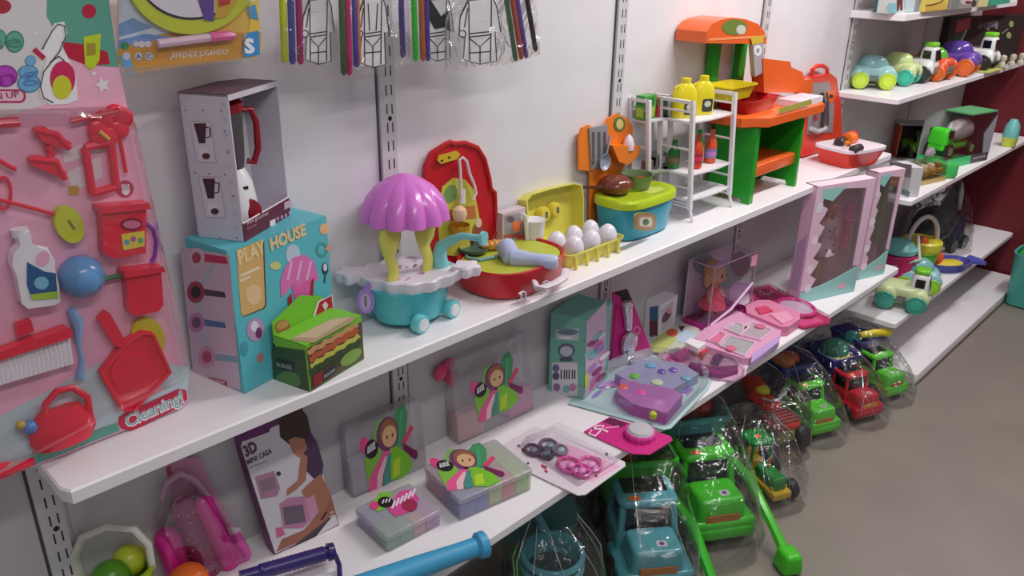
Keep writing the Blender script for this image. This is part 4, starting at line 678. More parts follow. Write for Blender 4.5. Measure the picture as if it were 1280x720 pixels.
for a, b, r, c_, nm in (((-.11, 0, .085), (-.02, .03, .082), .024, (60, 46, 50), 'black_grip'), ((-.14, -.085, .075), (-.06, -.08, .078), .02, (60, 46, 50), 'black_grip'), ((-.01, .02, .085), (.06, .03, .09), .032, (240, 110, 24), 'drill_body'), ((.03, .05, .08), (.15, .07, .085), .028, (214, 24, 56), 'red_torch'), ((-.13, -.06, .09), (-.12, -.04, .1), .012, (214, 120, 30), 'screw')):
    mb = MB(); a, b = Vector(a), Vector(b); a.z += .02; b.z += .02; mb.tube([a, a+(b-a)*.08, a+(b-a)*.9, b], [r*.7, r, r, r*.75], P(*c_), M, 12); mb.build(nm, t)
# ---------- lower shelf ----------
ZB = SB+.001
def plane2(a, b, lean=0, z=ZB):     # plane standing on the shelf line a-b (photo points), leaning back
    A = at(*a, z=z); B_ = at(*b, z=z); u = (B_-A).normalized(); return Pl(frame(A, u, Vector((-u.y*lean, u.x*lean, 1))))
mg = P(226, 24, 150, .25)
pl = plane2((215, 720), (310, 688)); t = thing('glitter_tube_pack', 'tall pink blister card with magenta and glittery tubes, leaning below the cleaning set', 'toy pack', at(260, 705, z=ZB))
mb = MB(); mb.prism(pl.pts([(150, 610), (215, 574), (250, 572), (262, 600), (309, 686), (222, 722), (200, 716)]), -.003, 0, K(206, 140, 170), pl.M); cd_ = mb.build('backing_card', t)
mb = MB(); px(mb, pl, [(190, 690), (205, 650), (300, 660), (309, 686), (222, 722)], K(226, 214, 222)); px(mb, pl, [(158, 612), (212, 582), (216, 592), (166, 628)], K(176, 70, 110)); 
for k in range(4): px(mb, pl, line([(164+k*11, 622-k*6), (168+k*11, 608-k*6), (173+k*11, 616-k*6)], 2), K(226, 180, 200), .001)
px(mb, pl, line([(170, 636), (196, 690)], 6), K(186, 90, 130), .0008); mb.build('printed_artwork', cd_)
gl = mat((200, 60, 140), .25, 'tint')
for pts, r, m_, nm in ((((206, 662), (214, 684), (224, 712)), .032, mg, 'magenta_tube'), (((224, 622), (240, 660), (258, 704)), .03, gl, 'glitter_tube'), (((250, 620), (266, 652), (284, 694)), .026, mg, 'magenta_tube')):
    mb = MB(); q = [pl.w(x, y, .035) for x, y in pts]; a, b = q[0], q[-1]; d = (b-a).normalized(); mb.tube([a-d*r*.9, a-d*r*.5, a, q[1], b], [r*.3, r*.8, r, r, r], m_, n=14); o = mb.build(nm, t)
    if nm == 'glitter_tube':
        mb = MB(); random.seed(7)
        for i in range(90):
            f = random.random(); p_ = a+(b-a)*f; an = random.uniform(0, 2*pi); side = d.cross(Vector((0, -1, 0))).normalized(); c_ = p_+(side*cos(an)+d.cross(side)*sin(an))*r*1.01; mb.box(c_, (.003, .003, .003), SILV)
        mb.build('glitter', o, kind='stuff')
mb = MB(); mb.prism(pl.pts([(212, 700), (300, 664), (310, 680), (306, 690), (232, 720), (216, 716)]), .0, .04, P(232, 80, 180, .2), pl.M); mb.build('pink_tray', t)
mb = MB(); mb.tube([pl.w(x, y, .03) for x, y in ((200, 616), (206, 596), (222, 584), (240, 592), (256, 612))], .008, mat((236, 200, 220), .08, 'tint')); mb.build('clear_handle', t)
mb = MB(); lo = pl.pts([(190, 640), (206, 596), (228, 584), (246, 596), (306, 684), (226, 716)]); cx_ = sum(a for a, b in lo)/6; cy_ = sum(b for a, b in lo)/6
mb.rings([[(a, b, .001) for a, b in lo], [(cx_+(a-cx_)*.95, cy_+(b-cy_)*.95, .06) for a, b in lo], [(cx_+(a-cx_)*.8, cy_+(b-cy_)*.85, .072) for a, b in lo]], BLIS, pl.M, caps=False); mb.flat([(cx_+(a-cx_)*.8, cy_+(b-cy_)*.85) for a, b in lo], .072, BLIS, pl.M); mb.build('clear_blister', t)
# 3D mini casa box
pl = plane2((343, 694), (424, 656), .22); t = thing('mini_house_box', 'white and purple 3D MINI CASA box with a child pictured, leaning on the wall', 'box', at(385, 675, z=ZB))
front = [(343, 694), (299, 553), (300, 540), (382, 500), (424, 656)]; pu = K(110, 40, 104)
mb = MB(); mb.prism(pl.pts([(343, 694), (300, 556), (294, 540), (376, 504), (424, 656)]), -.045, 0, pu, pl.M); bx = mb.build('carton', t); mb = MB(); z_ = .0006
px(mb, pl, [(344, 692), (301, 558), (303, 551), (374, 519), (380, 516), (423, 655)], K(222, 216, 222), z_); px(mb, pl, [(298, 552), (294, 540), (376, 504), (378, 516), (340, 530), (336, 540), (306, 551)], pu, z_+.0003)
px(mb, pl, [(345, 690), (352, 674), (380, 662), (414, 620), (423, 655)], K(170, 104, 84), z_+.0005); px(mb, pl, [(356, 690), (395, 670), (408, 652), (418, 642), (423, 655)], K(222, 214, 220), z_+.0008)
px(mb, pl, [(348, 520), (360, 512), (376, 510), (384, 520), (388, 540), (378, 556), (362, 556), (350, 546)], K(70, 44, 36), z_+.001); px(mb, pl, [(360, 550), (368, 546), (380, 548), (384, 560), (374, 572), (366, 566)], K(196, 130, 96), z_+.0013)
px(mb, pl, [(376, 556), (388, 540), (396, 552), (404, 580), (402, 596), (392, 598), (382, 588)], K(84, 52, 90), z_+.0012); px(mb, pl, [(376, 566), (384, 570), (382, 600), (370, 612), (358, 620), (358, 612), (372, 600)], K(190, 124, 96), z_+.0015); px(mb, pl, [(400, 592), (408, 606), (414, 620), (404, 640), (394, 640), (376, 614), (384, 606)], K(186, 118, 90), z_+.0014)
px(mb, pl, [(349, 630), (360, 622), (382, 620), (388, 650), (378, 660), (354, 660)], K(204, 130, 170), z_+.0018); px(mb, pl, [(353, 634), (378, 630), (382, 652), (356, 656)], K(120, 100, 116), z_+.0022); px(mb, pl, [(380, 624), (392, 618), (398, 640), (388, 650)], K(220, 150, 180), z_+.002); px(mb, pl, [(344, 660), (352, 658), (356, 668), (346, 672)], K(224, 100, 150), z_+.002)
px(mb, pl, [(318, 596), (342, 588), (350, 610), (346, 620), (326, 624)], K(186, 130, 160), z_+.001); px(mb, pl, [(322, 602), (342, 595), (345, 610), (328, 616)], K(150, 120, 140), z_+.0014); px(mb, pl, E(348, 592, 3), K(80, 60, 80), z_+.001)
ptext(mb, pl, '3D', (307, 571), (322, 563), 14, K(90, 62, 88), z_+.001, .002); ptext(mb, pl, 'MINI CASA', (309, 581), (340, 566), 6.5, K(90, 62, 88), z_+.001, .0005); px(mb, pl, line([(310, 585), (334, 576)], 1), K(160, 140, 160), z_+.001); px(mb, pl, line([(401, 650), (408, 640)], 2), INK, z_+.001)
for k in range(2): px(mb, pl, line([(412, 641+k*5), (417, 639+k*5)], 2.5), K(190, 180, 190), z_+.0012)
mb.build('printed_artwork', bx)
# craft boxes with a fairy print
BEADS = {'a': [(150, 160, 220), (110, 120, 200), (170, 200, 120), (240, 130, 120), (180, 220, 120), (210, 130, 190)]}
def fairy(pl, o, u, v, off=0):
    mb = MB(); m = lambda L: [(o[0]+u[0]*a+v[0]*b, o[1]+u[1]*a+v[1]*b) for a, b in L]; e = lambda cx, cy, rx, ry=None, rot=0: m(E(cx, cy, rx, ry, rot, 16))
    z = .0006+off; A = lambda L, c, k: px(mb, pl, L, K(*c), z+k*.0003)
    A(m([(.02, .5), (.35, .6), (.3, .0), (.05, .02)]), (130, 196, 60), 0); A(m([(.3, .95), (.45, 1.0), (.4, .6), (.2, .7)]), (120, 190, 70), 0)
    A(m([(.62, .9), (.74, 1.05), (.86, 1.08), (.92, .9), (.8, .45), (.66, .5)]), (70, 150, 96), 0); A(e(.5, .72, .22, .25), (120, 52, 110), 1); A(e(.52, .74, .17, .2), (150, 96, 60), 2)
    A(e(.53, .68, .14, .16), (226, 176, 130), 3); A(e(.48, .68, .015, .028), (40, 30, 30), 4); A(e(.59, .68, .015, .028), (40, 30, 30), 4)
    A(m([(.36, .46), (.5, .52), (.54, .42), (.3, .2), (.22, .0), (.04, .0), (.08, .2)]), (240, 84, 150), 1); A(m([(.4, .4), (.48, .42), (.34, .16), (.3, .0), (.2, .0), (.24, .2)]), (244, 190, 200), 2); A(m([(.46, .42), (.54, .44), (.48, .2), (.46, .02), (.32, .0), (.38, .2)]), (60, 150, 140), 3)
    A(m([(.52, .5), (.66, .5), (.86, .3), (.92, .1), (.7, .0), (.48, .04), (.5, .25)]), (124, 204, 40), 2); A(m([(.56, .3), (.7, .34), (.66, .08), (.52, .06)]), (190, 224, 40), 3); A(m([(.66, .46), (.72, .5), (.84, .98), (.76, .98)]), (60, 170, 110), 4)
    A(m([(.74, .52), (.96, .72), (1.0, .66), (.8, .46)]), (226, 60, 110), 4); A(m([(.78, .5), (.98, .34), (1.02, .24), (.94, .22), (.76, .42)]), (120, 30, 80), 5); A(e(.98, .27, .05, .07), (130, 30, 90), 6)
    A(e(.06, .68, .09, .14, 20), (240, 60, 140), 3); A(e(.17, .6, .13, .14), (34, 28, 36), 4); 
    for s_ in range(5): A(m(line([(.09+.033*s_, .56+.01*s_), (.11+.033*s_, .66+.01*s_)], .018)), (226, 226, 230), 6)
    A(m(line([(.085, .565), (.25, .6)], .016)), (226, 226, 230), 7)
    return mb
def craft_box(label, O_, u, v, n, w_, h_, d_, front_cells, side=True):
    """frosted box: origin corner O_, width along u, height along v, depth along n (world vectors)"""
    c = O_+u*w_/2+v*h_/2+n*d_/2; base = Vector((c.x, c.y, ZB)); t = thing('craft_box', label, 'craft box', base, 'clear craft boxes with fairy lids')
    M = Matrix(((u.x, v.x, n.x, O_.x), (u.y, v.y, n.y, O_.y), (u.z, v.z, n.z, O_.z), (0, 0, 0, 1)))
    mb = MB(); mb.rbox((w_/2, h_/2, d_/2), (w_, h_, d_), FROST, M, r=.004, rc=.01); sh_ = mb.build('clear_case', t)
    n_ = len(front_cells); e = .006; cw_ = (w_-2*e)/n_
    for j, row in enumerate(front_cells):
        m_ = len(row); ch = (h_-2*e)/m_
        for i, cc in enumerate(row):
            if cc is None: continue
            mb = MB(); mb.box((e+cw_*(j+.5), e+ch*(i+.5), d_*.45), (cw_-.004, ch-.004, d_*.78), mat(cc, .7, var=.35, scale=240, bump=.6), M); mb.build('bead_compartment', t)
    return t, M
vert_ = Vector((0, 0, 1))
def craft_stand(label, bl, br, lean, h_, d_, cells, art, off=.0):
    A = at(*bl, z=ZB); B_ = at(*br, z=ZB); u = (B_-A); w_ = u.length; u.normalize(); inn = Vector((-u.y, u.x, 0)); v = (vert_+inn*lean).normalized(); n = v.cross(u)*-1
    n = (inn-v*inn.dot(v)).normalized(); lift = Vector((0, 0, 0))
    # front face at A; depth goes inwards: use n as depth, front plane normal = -n
    t, M = craft_box(label, A+lift, u, v, n, w_, h_, d_, cells); p_ = Pl(frame(A-n*.0008+lift, u, v)); mb = fairy(p_, *art); mb.build('fairy_print', t); return t, p_
lilac = (190, 176, 196); pk_ = (210, 150, 180)
craft_stand('upright clear craft box with a fairy print, nearest the 3D MINI CASA box', (441, 624), (534, 583), .10, .235, .045, [[(200, 186, 206), None], [(206, 150, 180), None], [None, None]], ((458, 616), (64, -26), (-8, -84)))
t, p_ = craft_stand('largest upright clear craft box with a fairy print, beside the teal carton', (573, 557), (668, 512), .12, .30, .05, [[(246, 160, 160), None, None], [None, None, None], [(236, 100, 190), None, None]], ((596, 530), (58, -26), (-9, -64)))
mb = MB(); q = p_
for x, y, r in ((556, 468, .03), (570, 474, .028), (566, 458, .024)): mb.ball(q.w(x, y, -.02), (r, .012, r), P(226, 60, 110))
mb.build('pink_bow', t, label='pink bow at the upper left corner')
def craft_flat(label, pts, h_, cells, art=None):
    A, B_, C_, D_ = [at(*p, z=ZB) for p in pts]      # back-left, front-left, front-right, back-right
    u = (C_-B_); w_ = u.length; u.normalize(); v = Vector((-u.y, u.x, 0)); hh = (A-B_).dot(v); t, M = craft_box(label, B_, u, v, vert_, w_, hh, h_, cells); mb = MB(); mb.rbox((w_/2, hh/2, h_-.008), (w_+.006, hh+.006, .015), FROST, M, r=.003, rc=.012); mb.build('lid', t, label='clear lid'); return t, Pl(frame(B_+vert_*(h_+.0006), u, v))
t, p_ = craft_flat('small flat clear craft box in front, with pink and green beads', [(435, 660), (484, 692), (552, 656), (505, 625)], .055, [[(90, 180, 130), (140, 130, 220)], [(100, 190, 140), (140, 180, 220)], [(255, 150, 160), (220, 150, 220)], [(206, 70, 206), (226, 110, 220)]])
mb = MB(); px(mb, p_, [(464, 632), (474, 616), (490, 614), (486, 634), (472, 640)], K(130, 196, 60)); px(mb, p_, [(484, 636), (500, 614), (516, 612), (524, 624), (512, 640), (494, 646)], K(224, 70, 150), .0009); px(mb, p_, E(512, 632, 10, 8), K(170, 40, 80), .001); px(mb, p_, E(482, 628, 10, 7), INK, .0012); px(mb, p_, E(468, 632, 6, 5), K(230, 60, 130), .0008)
for k in range(6): px(mb, p_, line([(490+k*5, 636-k*3), (494+k*5, 626-k*3)], 2.5), K(236, 226, 236), .0016)
for k in range(3): px(mb, p_, line([(478+k*4, 630-k), (480+k*4, 625-k)], 1.6), K(236, 226, 236), .0016)
mb.build('lid_print', t)
t, p_ = craft_flat('large flat clear craft box with a fairy print and blue, green and coral beads', [(522, 612), (575, 652), (665, 612), (620, 580)], .075, [[(90, 106, 214), (240, 120, 160)], [(80, 104, 220), (206, 150, 220)], [(206, 216, 110), (220, 190, 200)], [(255, 96, 96), (240, 150, 170)], [(176, 232, 96), (196, 230, 120)]])
mb = fairy(p_, (556, 614), (78, -8), (-22, -50)); mb.build('fairy_print', t)
# jewellery card
pl = Pl(frame(Vector((1.3, -.4, ZB+.003)), (1, 0, 0), (0, 1, 0)))
t = thing('jewellery_card', 'white card of pink bow bracelets and dark rings, lying over the shelf edge', 'toy pack', at(700, 575, z=ZB)); mb = MB(); mb.prism(pl.pts([(668, 533), (781, 578), (782, 583), (732, 619), (722, 620), (664, 592), (620, 563)]), 0, .003, K(226, 212, 222), pl.M); cd_ = mb.build('backing_card', t)
mb = MB(); random.seed(5)
for i in range(26):
    x = random.uniform(640, 765); y = 575+(x-700)*.2+random.uniform(-22, 22)
    px(mb, pl, E(x, y, random.uniform(1.5, 4), 1.8, random.uniform(0, 90), 8), K(*random.choice([(206, 150, 180), (120, 90, 110), (190, 60, 100), (236, 190, 206)])), .0034)
px(mb, pl, [(690, 552), (720, 560), (776, 584), (740, 604), (700, 590)], K(236, 176, 206), .0032); mb.build('printed_artwork', cd_)
for cx_, cy_, c_, r, nm in ((666, 566, (96, 70, 96), 10, 'dark_ring'), (686, 560, (120, 100, 130), 11, 'dark_ring'), (682, 570, (90, 66, 90), 10, 'dark_ring'), (700, 566, (150, 130, 150), 9, 'dark_ring'), (712, 585, (232, 90, 176), 15, 'pink_bracelet'), (738, 584, (236, 110, 186), 14, 'pink_bracelet'), (726, 592, (226, 80, 170), 12, 'pink_bracelet')):
    mb = MB(); mb.tube([pl.w(x, y, .012) for x, y in E(cx_, cy_, r, r*.62, 15, 14)], .0055, P(*c_, .2), closed=True); mb.ball(pl.w(cx_+1, cy_+2, .016), (.016, .013, .009), P(min(255, c_[0]+20), min(255, c_[1]+60), min(255, c_[2]+50), .2)); mb.build(nm, t)
mb = MB(); q = pl.pts([(648, 560), (690, 542), (770, 580), (722, 610)]); mb.rings([[(a, b, .003) for a, b in q], [(a*.97+.03*1.36-1.3*0, b, .03) for a, b in q]], BLIS, pl.M, caps=False); mb.flat(q, .03, BLIS, pl.M); mb.build('clear_blister', t)
# compact card
t = thing('magenta_compact_card', 'small magenta card with a round grey compact, lying over the shelf edge', 'toy pack', at(785, 547, z=ZB)); mk_ = K(214, 30, 130)
mb = MB(); mb.prism(pl.pts([(730, 540), (762, 522), (838, 546), (841, 551), (812, 569), (790, 568)]), 0, .003, mk_, pl.M); cd_ = mb.build('backing_card', t); mb = MB(); px(mb, pl, [(752, 528), (762, 523), (785, 530), (776, 536)], K(110, 20, 70), .0034); px(mb, pl, line([(740, 538), (746, 533), (755, 533), (750, 540), (744, 546), (736, 543), (741, 537), (752, 537), (760, 541)], 1.8), K(240, 226, 236), .0036); px(mb, pl, line([(756, 536), (774, 534)], 2), K(236, 130, 190), .0036); mb.build('printed_artwork', cd_)
c_ = pl.w(800, 546, 0); mb = MB(); mb.lathe([(.052, .003), (.054, .02), (.05, .026)], P(226, 60, 160), T(c_.x, c_.y, ZB+.003), 28, wob=lambda a, z: .04*cos(14*a)); mb.build('compact_base', t, label='pink scalloped compact base'); mb = MB(); mb.lathe([(.046, .026), (.04, .034), (.02, .037)], P(196, 190, 196, .15), T(c_.x, c_.y, ZB+.003), 28); mb.build('compact_lid', t, label='grey compact lid')
# teal carton
F_ = at(729, 502, z=ZB); R_ = at(759, 474, z=ZB); Lq = at(684, 489, z=ZB); h = vert(731, 402, F_)-ZB; q = Box(F_, R_, (Lq-F_).length, h)
t = thing('teal_carton', 'teal carton with a barcode panel on its side, beside the silver guitar card', 'box', q.c); tl = K(112, 186, 166); mb = MB(); q.solid(mb, tl); ct = mb.build('carton', t); mb = MB(); lf = q.left; fr = q.front
px(mb, lf, rrect(706, 474, 32, 42, 3), K(222, 216, 224), .0006); px(mb, lf, rrect(708, 449, 16, 5, 2), K(90, 90, 100), .0008)
for k, x in enumerate((701, 705, 708, 711, 715, 718)): px(mb, lf, [(x, 462), (x+1.6, 462.5), (x+1.4, 474), (x-.2, 473.5)], INK, .001)
for x, y, c_ in ((695, 460, (120, 110, 160)), (695, 470, (90, 100, 120)), (696, 484, (150, 120, 170)), (708, 486, (120, 190, 190)), (716, 484, (200, 130, 180))): px(mb, lf, E(x, y, 4.5, 5), K(*c_), .001)
px(mb, lf, E(708, 438, 11, 9), K(110, 104, 130), .0008); px(mb, lf, E(708, 439, 8, 6.5), K(190, 200, 216), .001); px(mb, lf, [(694, 412), (724, 410), (724, 426), (696, 424)], K(190, 200, 210), .0008); ptext(mb, lf, 'BEAUTY', (696, 416), (722, 416), 5, K(110, 130, 150), .001) if 0 else None
px(mb, lf, E(710, 415, 13, 4), K(110, 130, 150), .001); px(mb, lf, E(708, 422, 9, 2), K(226, 226, 236), .0012)
px(mb, fr, [(733, 402), (758, 376), (756, 472), (731, 498)], K(206, 176, 206), .0006)
random.seed(8)
for i in range(16): x = random.uniform(736, 756); y = 402+(757-x)*.9+random.uniform(6, 66); px(mb, fr, E(x, y, 3, 9, random.uniform(20, 60), 8), K(*random.choice([(226, 110, 170), (120, 190, 190), (170, 120, 200), (236, 226, 236), (150, 50, 110)])), .0008+.0002*i)
px(mb, fr, [(730, 470), (734, 462), (734, 482), (730, 488)], K(206, 224, 60), .004); mb.build('printed_artwork', ct)
# guitar card
pl = plane2((762, 462), (814, 446), .06, z=ZB); t = thing('silver_guitar_card', 'narrow hot pink card with silver guitar blister, right of the teal carton', 'toy pack', at(790, 452, z=ZB)); 
mb = MB(); mb.prism(pl.pts([(760, 464), (766, 380), (765, 366), (784, 361), (790, 374), (815, 440), (813, 448), (786, 458)]), -.003, 0, mk_, pl.M); cd_ = mb.build('backing_card', t); mb = MB(); px(mb, pl, [(766, 366), (784, 361), (790, 375), (778, 379), (776, 371)], INK); px(mb, pl, line(E(796, 413, 4, 5, n=14)+[(800, 413)], 1.4), K(240, 130, 190)); px(mb, pl, line([(770, 380), (763, 455)], 2.5), K(150, 20, 90)); px(mb, pl, E(798, 444, 7, 3), K(240, 170, 210)); mb.build('printed_artwork', cd_)
sm = mat((226, 220, 228), .12, metal=.8, bump=1, scale=50); mb = MB(); a, b = pl.w(780, 378, .018), pl.w(782, 410, .018); mb.tube([a+Vector((0, 0, .01)), a, b], [.014, .024, .014], sm, n=10); mb.build('guitar_neck', t); mb = MB(); mb.lathe([(.03, 0), (.05, .006), (.052, .02), (.04, .03), (.015, .034)], sm, frame(pl.w(783, 428, 0), (1, 0, 0), (0, 0, 1)) @ Matrix.Diagonal((.8, 1.15, 1, 1)), 26, wob=lambda a, z: .12*cos(2*a)); mb.build('guitar_body', t)
mb = MB(); mb.tube([pl.w(785, 445, .02), pl.w(790, 458, .02)], [.012, .003], SILV); mb.build('silver_strap', t)
# wide flat pack
pl = Pl(frame(Vector((1.85, -.3, ZB+.003)), (1, 0, 0), (0, 1, 0))); t = thing('wide_vanity_pack', 'wide flat pale teal and lilac vanity pack in clear plastic, overhanging the shelf edge', 'toy pack', at(800, 495, z=ZB))
mb = MB(); mb.prism(pl.pts([(710, 505), (724, 484), (765, 462), (815, 446), (860, 452), (890, 477), (886, 486), (839, 536), (830, 538)]), 0, .003, K(176, 206, 206), pl.M); cd_ = mb.build('backing_card', t); mb = MB(); random.seed(11)
for i in range(60):
    x = random.uniform(725, 880); y = random.uniform(-24, 26)+492+(x-800)*-.12
    if y > 478+(x-710)*.24+14 or y < 446: continue
    px(mb, pl, E(x, y, random.uniform(3, 11), random.uniform(1.5, 4), random.uniform(-50, 10), 10), K(*random.choice([(150, 196, 206), (190, 160, 220), (210, 120, 200), (226, 226, 236), (140, 120, 200), (160, 210, 200)])), .0032+.0001*i)
mb.build('printed_artwork', cd_)
for pts, hh, c_, nm in (([(770, 505), (776, 488), (800, 494), (836, 500), (852, 508), (832, 532), (790, 520)], .05, (224, 150, 222), 'magenta_tray'), ([(768, 480), (800, 462), (850, 466), (872, 480), (840, 500), (790, 492)], .045, (206, 206, 236), 'lilac_tray')):
    mb = MB(); mb.prism(pl.pts(pts), .004, hh, mat(c_, .2, 'tint'), pl.M); mb.build(nm, t)
for x, y, c_, s_ in ((792, 484, (110, 210, 70), .02), (820, 492, (210, 226, 190), .024), (778, 498, (244, 100, 70), .02), (840, 476, (140, 90, 200), .018), (826, 478, (120, 90, 190), .018), (812, 470, (120, 190, 220), .024), (856, 486, (130, 180, 210), .022), (800, 505, (236, 90, 170), .022), (815, 532, (190, 210, 60), .014)):
    mb = MB(); p_ = pl.w(x, y, .03); mb.lathe([(s_*.8, 0), (s_, .006), (s_*.9, .02), (s_*.4, .026)], P(*c_, .2), T(*p_), 12); mb.build('play_cosmetic', t)
mb = MB(); lo = pl.pts([(716, 502), (728, 484), (768, 462), (816, 448), (858, 454), (886, 478), (882, 486), (837, 532), (830, 534)]); cx_ = sum(a for a, b in lo)/9; cy_ = sum(b for a, b in lo)/9
mb.rings([[(a, b, .0032) for a, b in lo], [(cx_+(a-cx_)*.96, cy_+(b-cy_)*.96, .06) for a, b in lo], [(cx_+(a-cx_)*.8, cy_+(b-cy_)*.8, .072) for a, b in lo]], BLIS, pl.M, caps=False); mb.flat([(cx_+(a-cx_)*.8, cy_+(b-cy_)*.8) for a, b in lo], .072, BLIS, pl.M); mb.build('clear_blister', t)
# little cards and cosmetics behind
F_ = at(822, 424, z=ZB); R_ = at(843, 410, z=ZB); q = Box(F_, R_, .07, vert(824, 381, F_)-ZB); t = thing('small_white_carton', 'small white carton with a blue side, standing behind the flat cards', 'box', q.c); mb = MB(); q.solid(mb, K(226, 222, 230)); ct = mb.build('carton', t)
mb = MB(); px(mb, q.left, [(812, 384), (823, 382), (822, 424), (812, 420)], K(60, 110, 150)); px(mb, q.left, [(812, 400), (822, 402), (822, 422), (812, 418)], K(120, 50, 70), .001); px(mb, q.front, [(826, 388), (841, 376), (840, 402), (826, 414)], K(190, 196, 206)); px(mb, q.front, E(833, 395, 4, 10, 30), K(90, 70, 90), .001); px(mb, q.front, E(836, 388, 3, 4), K(230, 150, 170), .0014); mb.build('printed_artwork', ct)
def flatcard(name, label, pts, col, h_=.004, art=(), cat='toy pack', blis=0, z0=0):
    z0 = z0+ZB+.001; p0 = at(*pts[0], z=z0); pl = Pl(frame(Vector((p0.x, p0.y, z0)), (1, 0, 0), (0, 1, 0))); c = pl.pts(pts); t = thing(name, label, cat, pl.M @ Vector((sum(a for a, b in c)/len(c), sum(b for a, b in c)/len(c), 0)))
    mb = MB(); mb.prism(c, 0, h_, K(*col), pl.M); b = mb.build('card_base', t); pt = Pl(frame(Vector((p0.x, p0.y, z0+h_)), (1, 0, 0), (0, 1, 0)))
    if art:
        mb = MB()
        for k, (poly, cc) in enumerate(art): px(mb, pt, poly, K(*cc), .0006+.0003*k)
        mb.build('printed_artwork', b)
    if blis:
        mb = MB(); c = pt.pts(pts); cx_ = sum(a for a, b in c)/len(c); cy_ = sum(b for a, b in c)/len(c); R_ = [[(cx_+(a-cx_)*k, cy_+(b-cy_)*k, z) for a, b in c] for k, z in ((.97, .001), (.93, blis), (.8, blis+.008))]; mb.rings(R_, BLIS, pt.M, caps=False); mb.flat([(a, b) for a, b, z in R_[-1]], blis+.008, BLIS, pt.M); mb.build('clear_blister', t)
    return t, pt
flatcard('picture_card', 'flat card with orange flower and pale blue print, in front of the small white carton', [(800, 440), (830, 410), (848, 404), (874, 414), (868, 432), (850, 446)], (206, 204, 190), .012, [([(806, 438), (832, 412), (846, 424), (828, 442)], (190, 200, 110)), (E(840, 416, 7, 5), (220, 90, 60)), ([(850, 412), (872, 416), (860, 432), (846, 426)], (190, 206, 226)), ([(848, 408), (856, 408), (852, 416)], (60, 60, 50))])
flatcard('white_note_card', 'blank white card propped on the flat picture card', [(856, 436), (862, 430), (882, 437), (872, 444)], (240, 236, 240), .03, z0=.014)
t, pt = flatcard('toy_phone_pack', 'pink curved makeup pack with purple tray and red dots, at the shelf edge', [(822, 444), (838, 438), (880, 446), (920, 452), (933, 462), (932, 470), (918, 478), (890, 474), (850, 462), (826, 450)], (226, 176, 206), .006, [([(840, 436), (856, 438), (850, 458), (832, 450)], (220, 60, 150)), (E(846, 450, 8, 5), (240, 170, 200))], blis=.02)
for pts, c_, nm in (([(862, 458), (872, 460), (894, 464), (921, 462), (922, 468), (900, 474), (876, 470), (860, 462)], (150, 40, 120), 'purple_tray'), ([(874, 446), (880, 441), (884, 443), (878, 451)], (220, 40, 60), 'red_lipstick'), ([(889, 452), (896, 447), (904, 450), (898, 458), (890, 457)], (96, 30, 110), 'purple_compact'), ([(838, 448), (858, 440), (862, 448), (850, 456)], (224, 60, 160), 'magenta_case')):
    mb = MB(); mb.prism(pt.pts(pts), .001, .02, P(*c_, .2), pt.M); mb.build(nm, t)
t, pt = flatcard('makeup_palette', 'large flat pink makeup palette with four grey windows, below the fairy doll box', [(868, 430), (880, 418), (920, 396), (976, 416), (974, 428), (936, 456), (928, 456), (880, 440)], (226, 160, 196), .03)
for k, pts in enumerate(([(906, 412), (918, 404), (936, 410), (924, 420)], [(930, 408), (940, 404), (966, 414), (950, 426), (926, 420)], [(884, 426), (898, 416), (908, 420), (898, 432)], [(900, 434), (912, 421), (944, 430), (930, 446)])):
    mb = MB(); mb.tube([pt.M @ Vector((a, b, .004)) for a, b in pt.pts(pts)], .006, P(232, 190, 214, .2), closed=True, n=6); mb.flat(pt.pts(pts), .003, P(*[(186, 180, 184), (190, 170, 180), (232, 120, 156), (176, 174, 178)][k], .2), pt.M); o = mb.build('palette_window', t)
    if k in (1, 3): mb = MB(); c = pt.pts(pts); cx_ = sum(a for a, b in c)/len(c)+(.05 if k == 1 else -.05); cy_ = sum(b for a, b in c)/len(c); mb.lathe([(.022, .003), (.022, .01), (.01, .012)], P(226, 110, 146), pt.M @ T(cx_, cy_, 0), 14); mb.build('blush_pan', o)
mb = MB(); mb.prism(pt.pts([(940, 444), (974, 420), (974, 428), (938, 455)]), -.02, .004, P(196, 160, 220, .2), pt.M); mb.build('lilac_clasp', t)
# fairy doll box
F_ = at(884, 416, z=ZB); R_ = at(936, 391, z=ZB); Lq = at(852, 404, z=ZB); h = vert(938, 313, R_)-ZB; q = Box(F_, R_, (Lq-F_).length, h); h = q.h
t = thing('fairy_doll_box', 'clear lilac doll box with magenta base holding a doll in a pink dress', 'doll box', q.c); mb = MB()
q2 = [(0, 0), (q.w, 0), (q.w, q.d), (0, q.d)]; mb.prism(q2, 0, .028, K(206, 50, 150), q.M); bs = mb.build('base', t); mb = MB(); mb.box((q.w/2, q.d-.003, h/2+.015), (q.w, .005, h-.03), K(206, 196, 208), q.M); bk = mb.build('back_card', t)
mb = MB(); bpl = Pl(frame(q.F+q.n*(q.d-.006), q.u, vert_)); random.seed(3)
px(mb, bpl, E(905, 350, 30, 22), K(140, 170, 160)); px(mb, bpl, E(900, 385, 34, 18), K(170, 150, 206), .001); px(mb, bpl, E(925, 370, 14, 20), K(200, 190, 220), .0014); px(mb, bpl, E(925, 330, 12, 16), K(130, 100, 110), .0014); px(mb, bpl, E(880, 330, 14, 14), K(140, 156, 150), .0012); mb.build('printed_artwork', bk)
mb = MB(); mb.rbox((q.w/2, q.d/2, h/2+.014), (q.w, q.d, h-.028), mat((246, 240, 248), .08, 'blister', scale=14, bump=.25), q.M, r=.006); mb.build('clear_cover', t)
mb = MB()
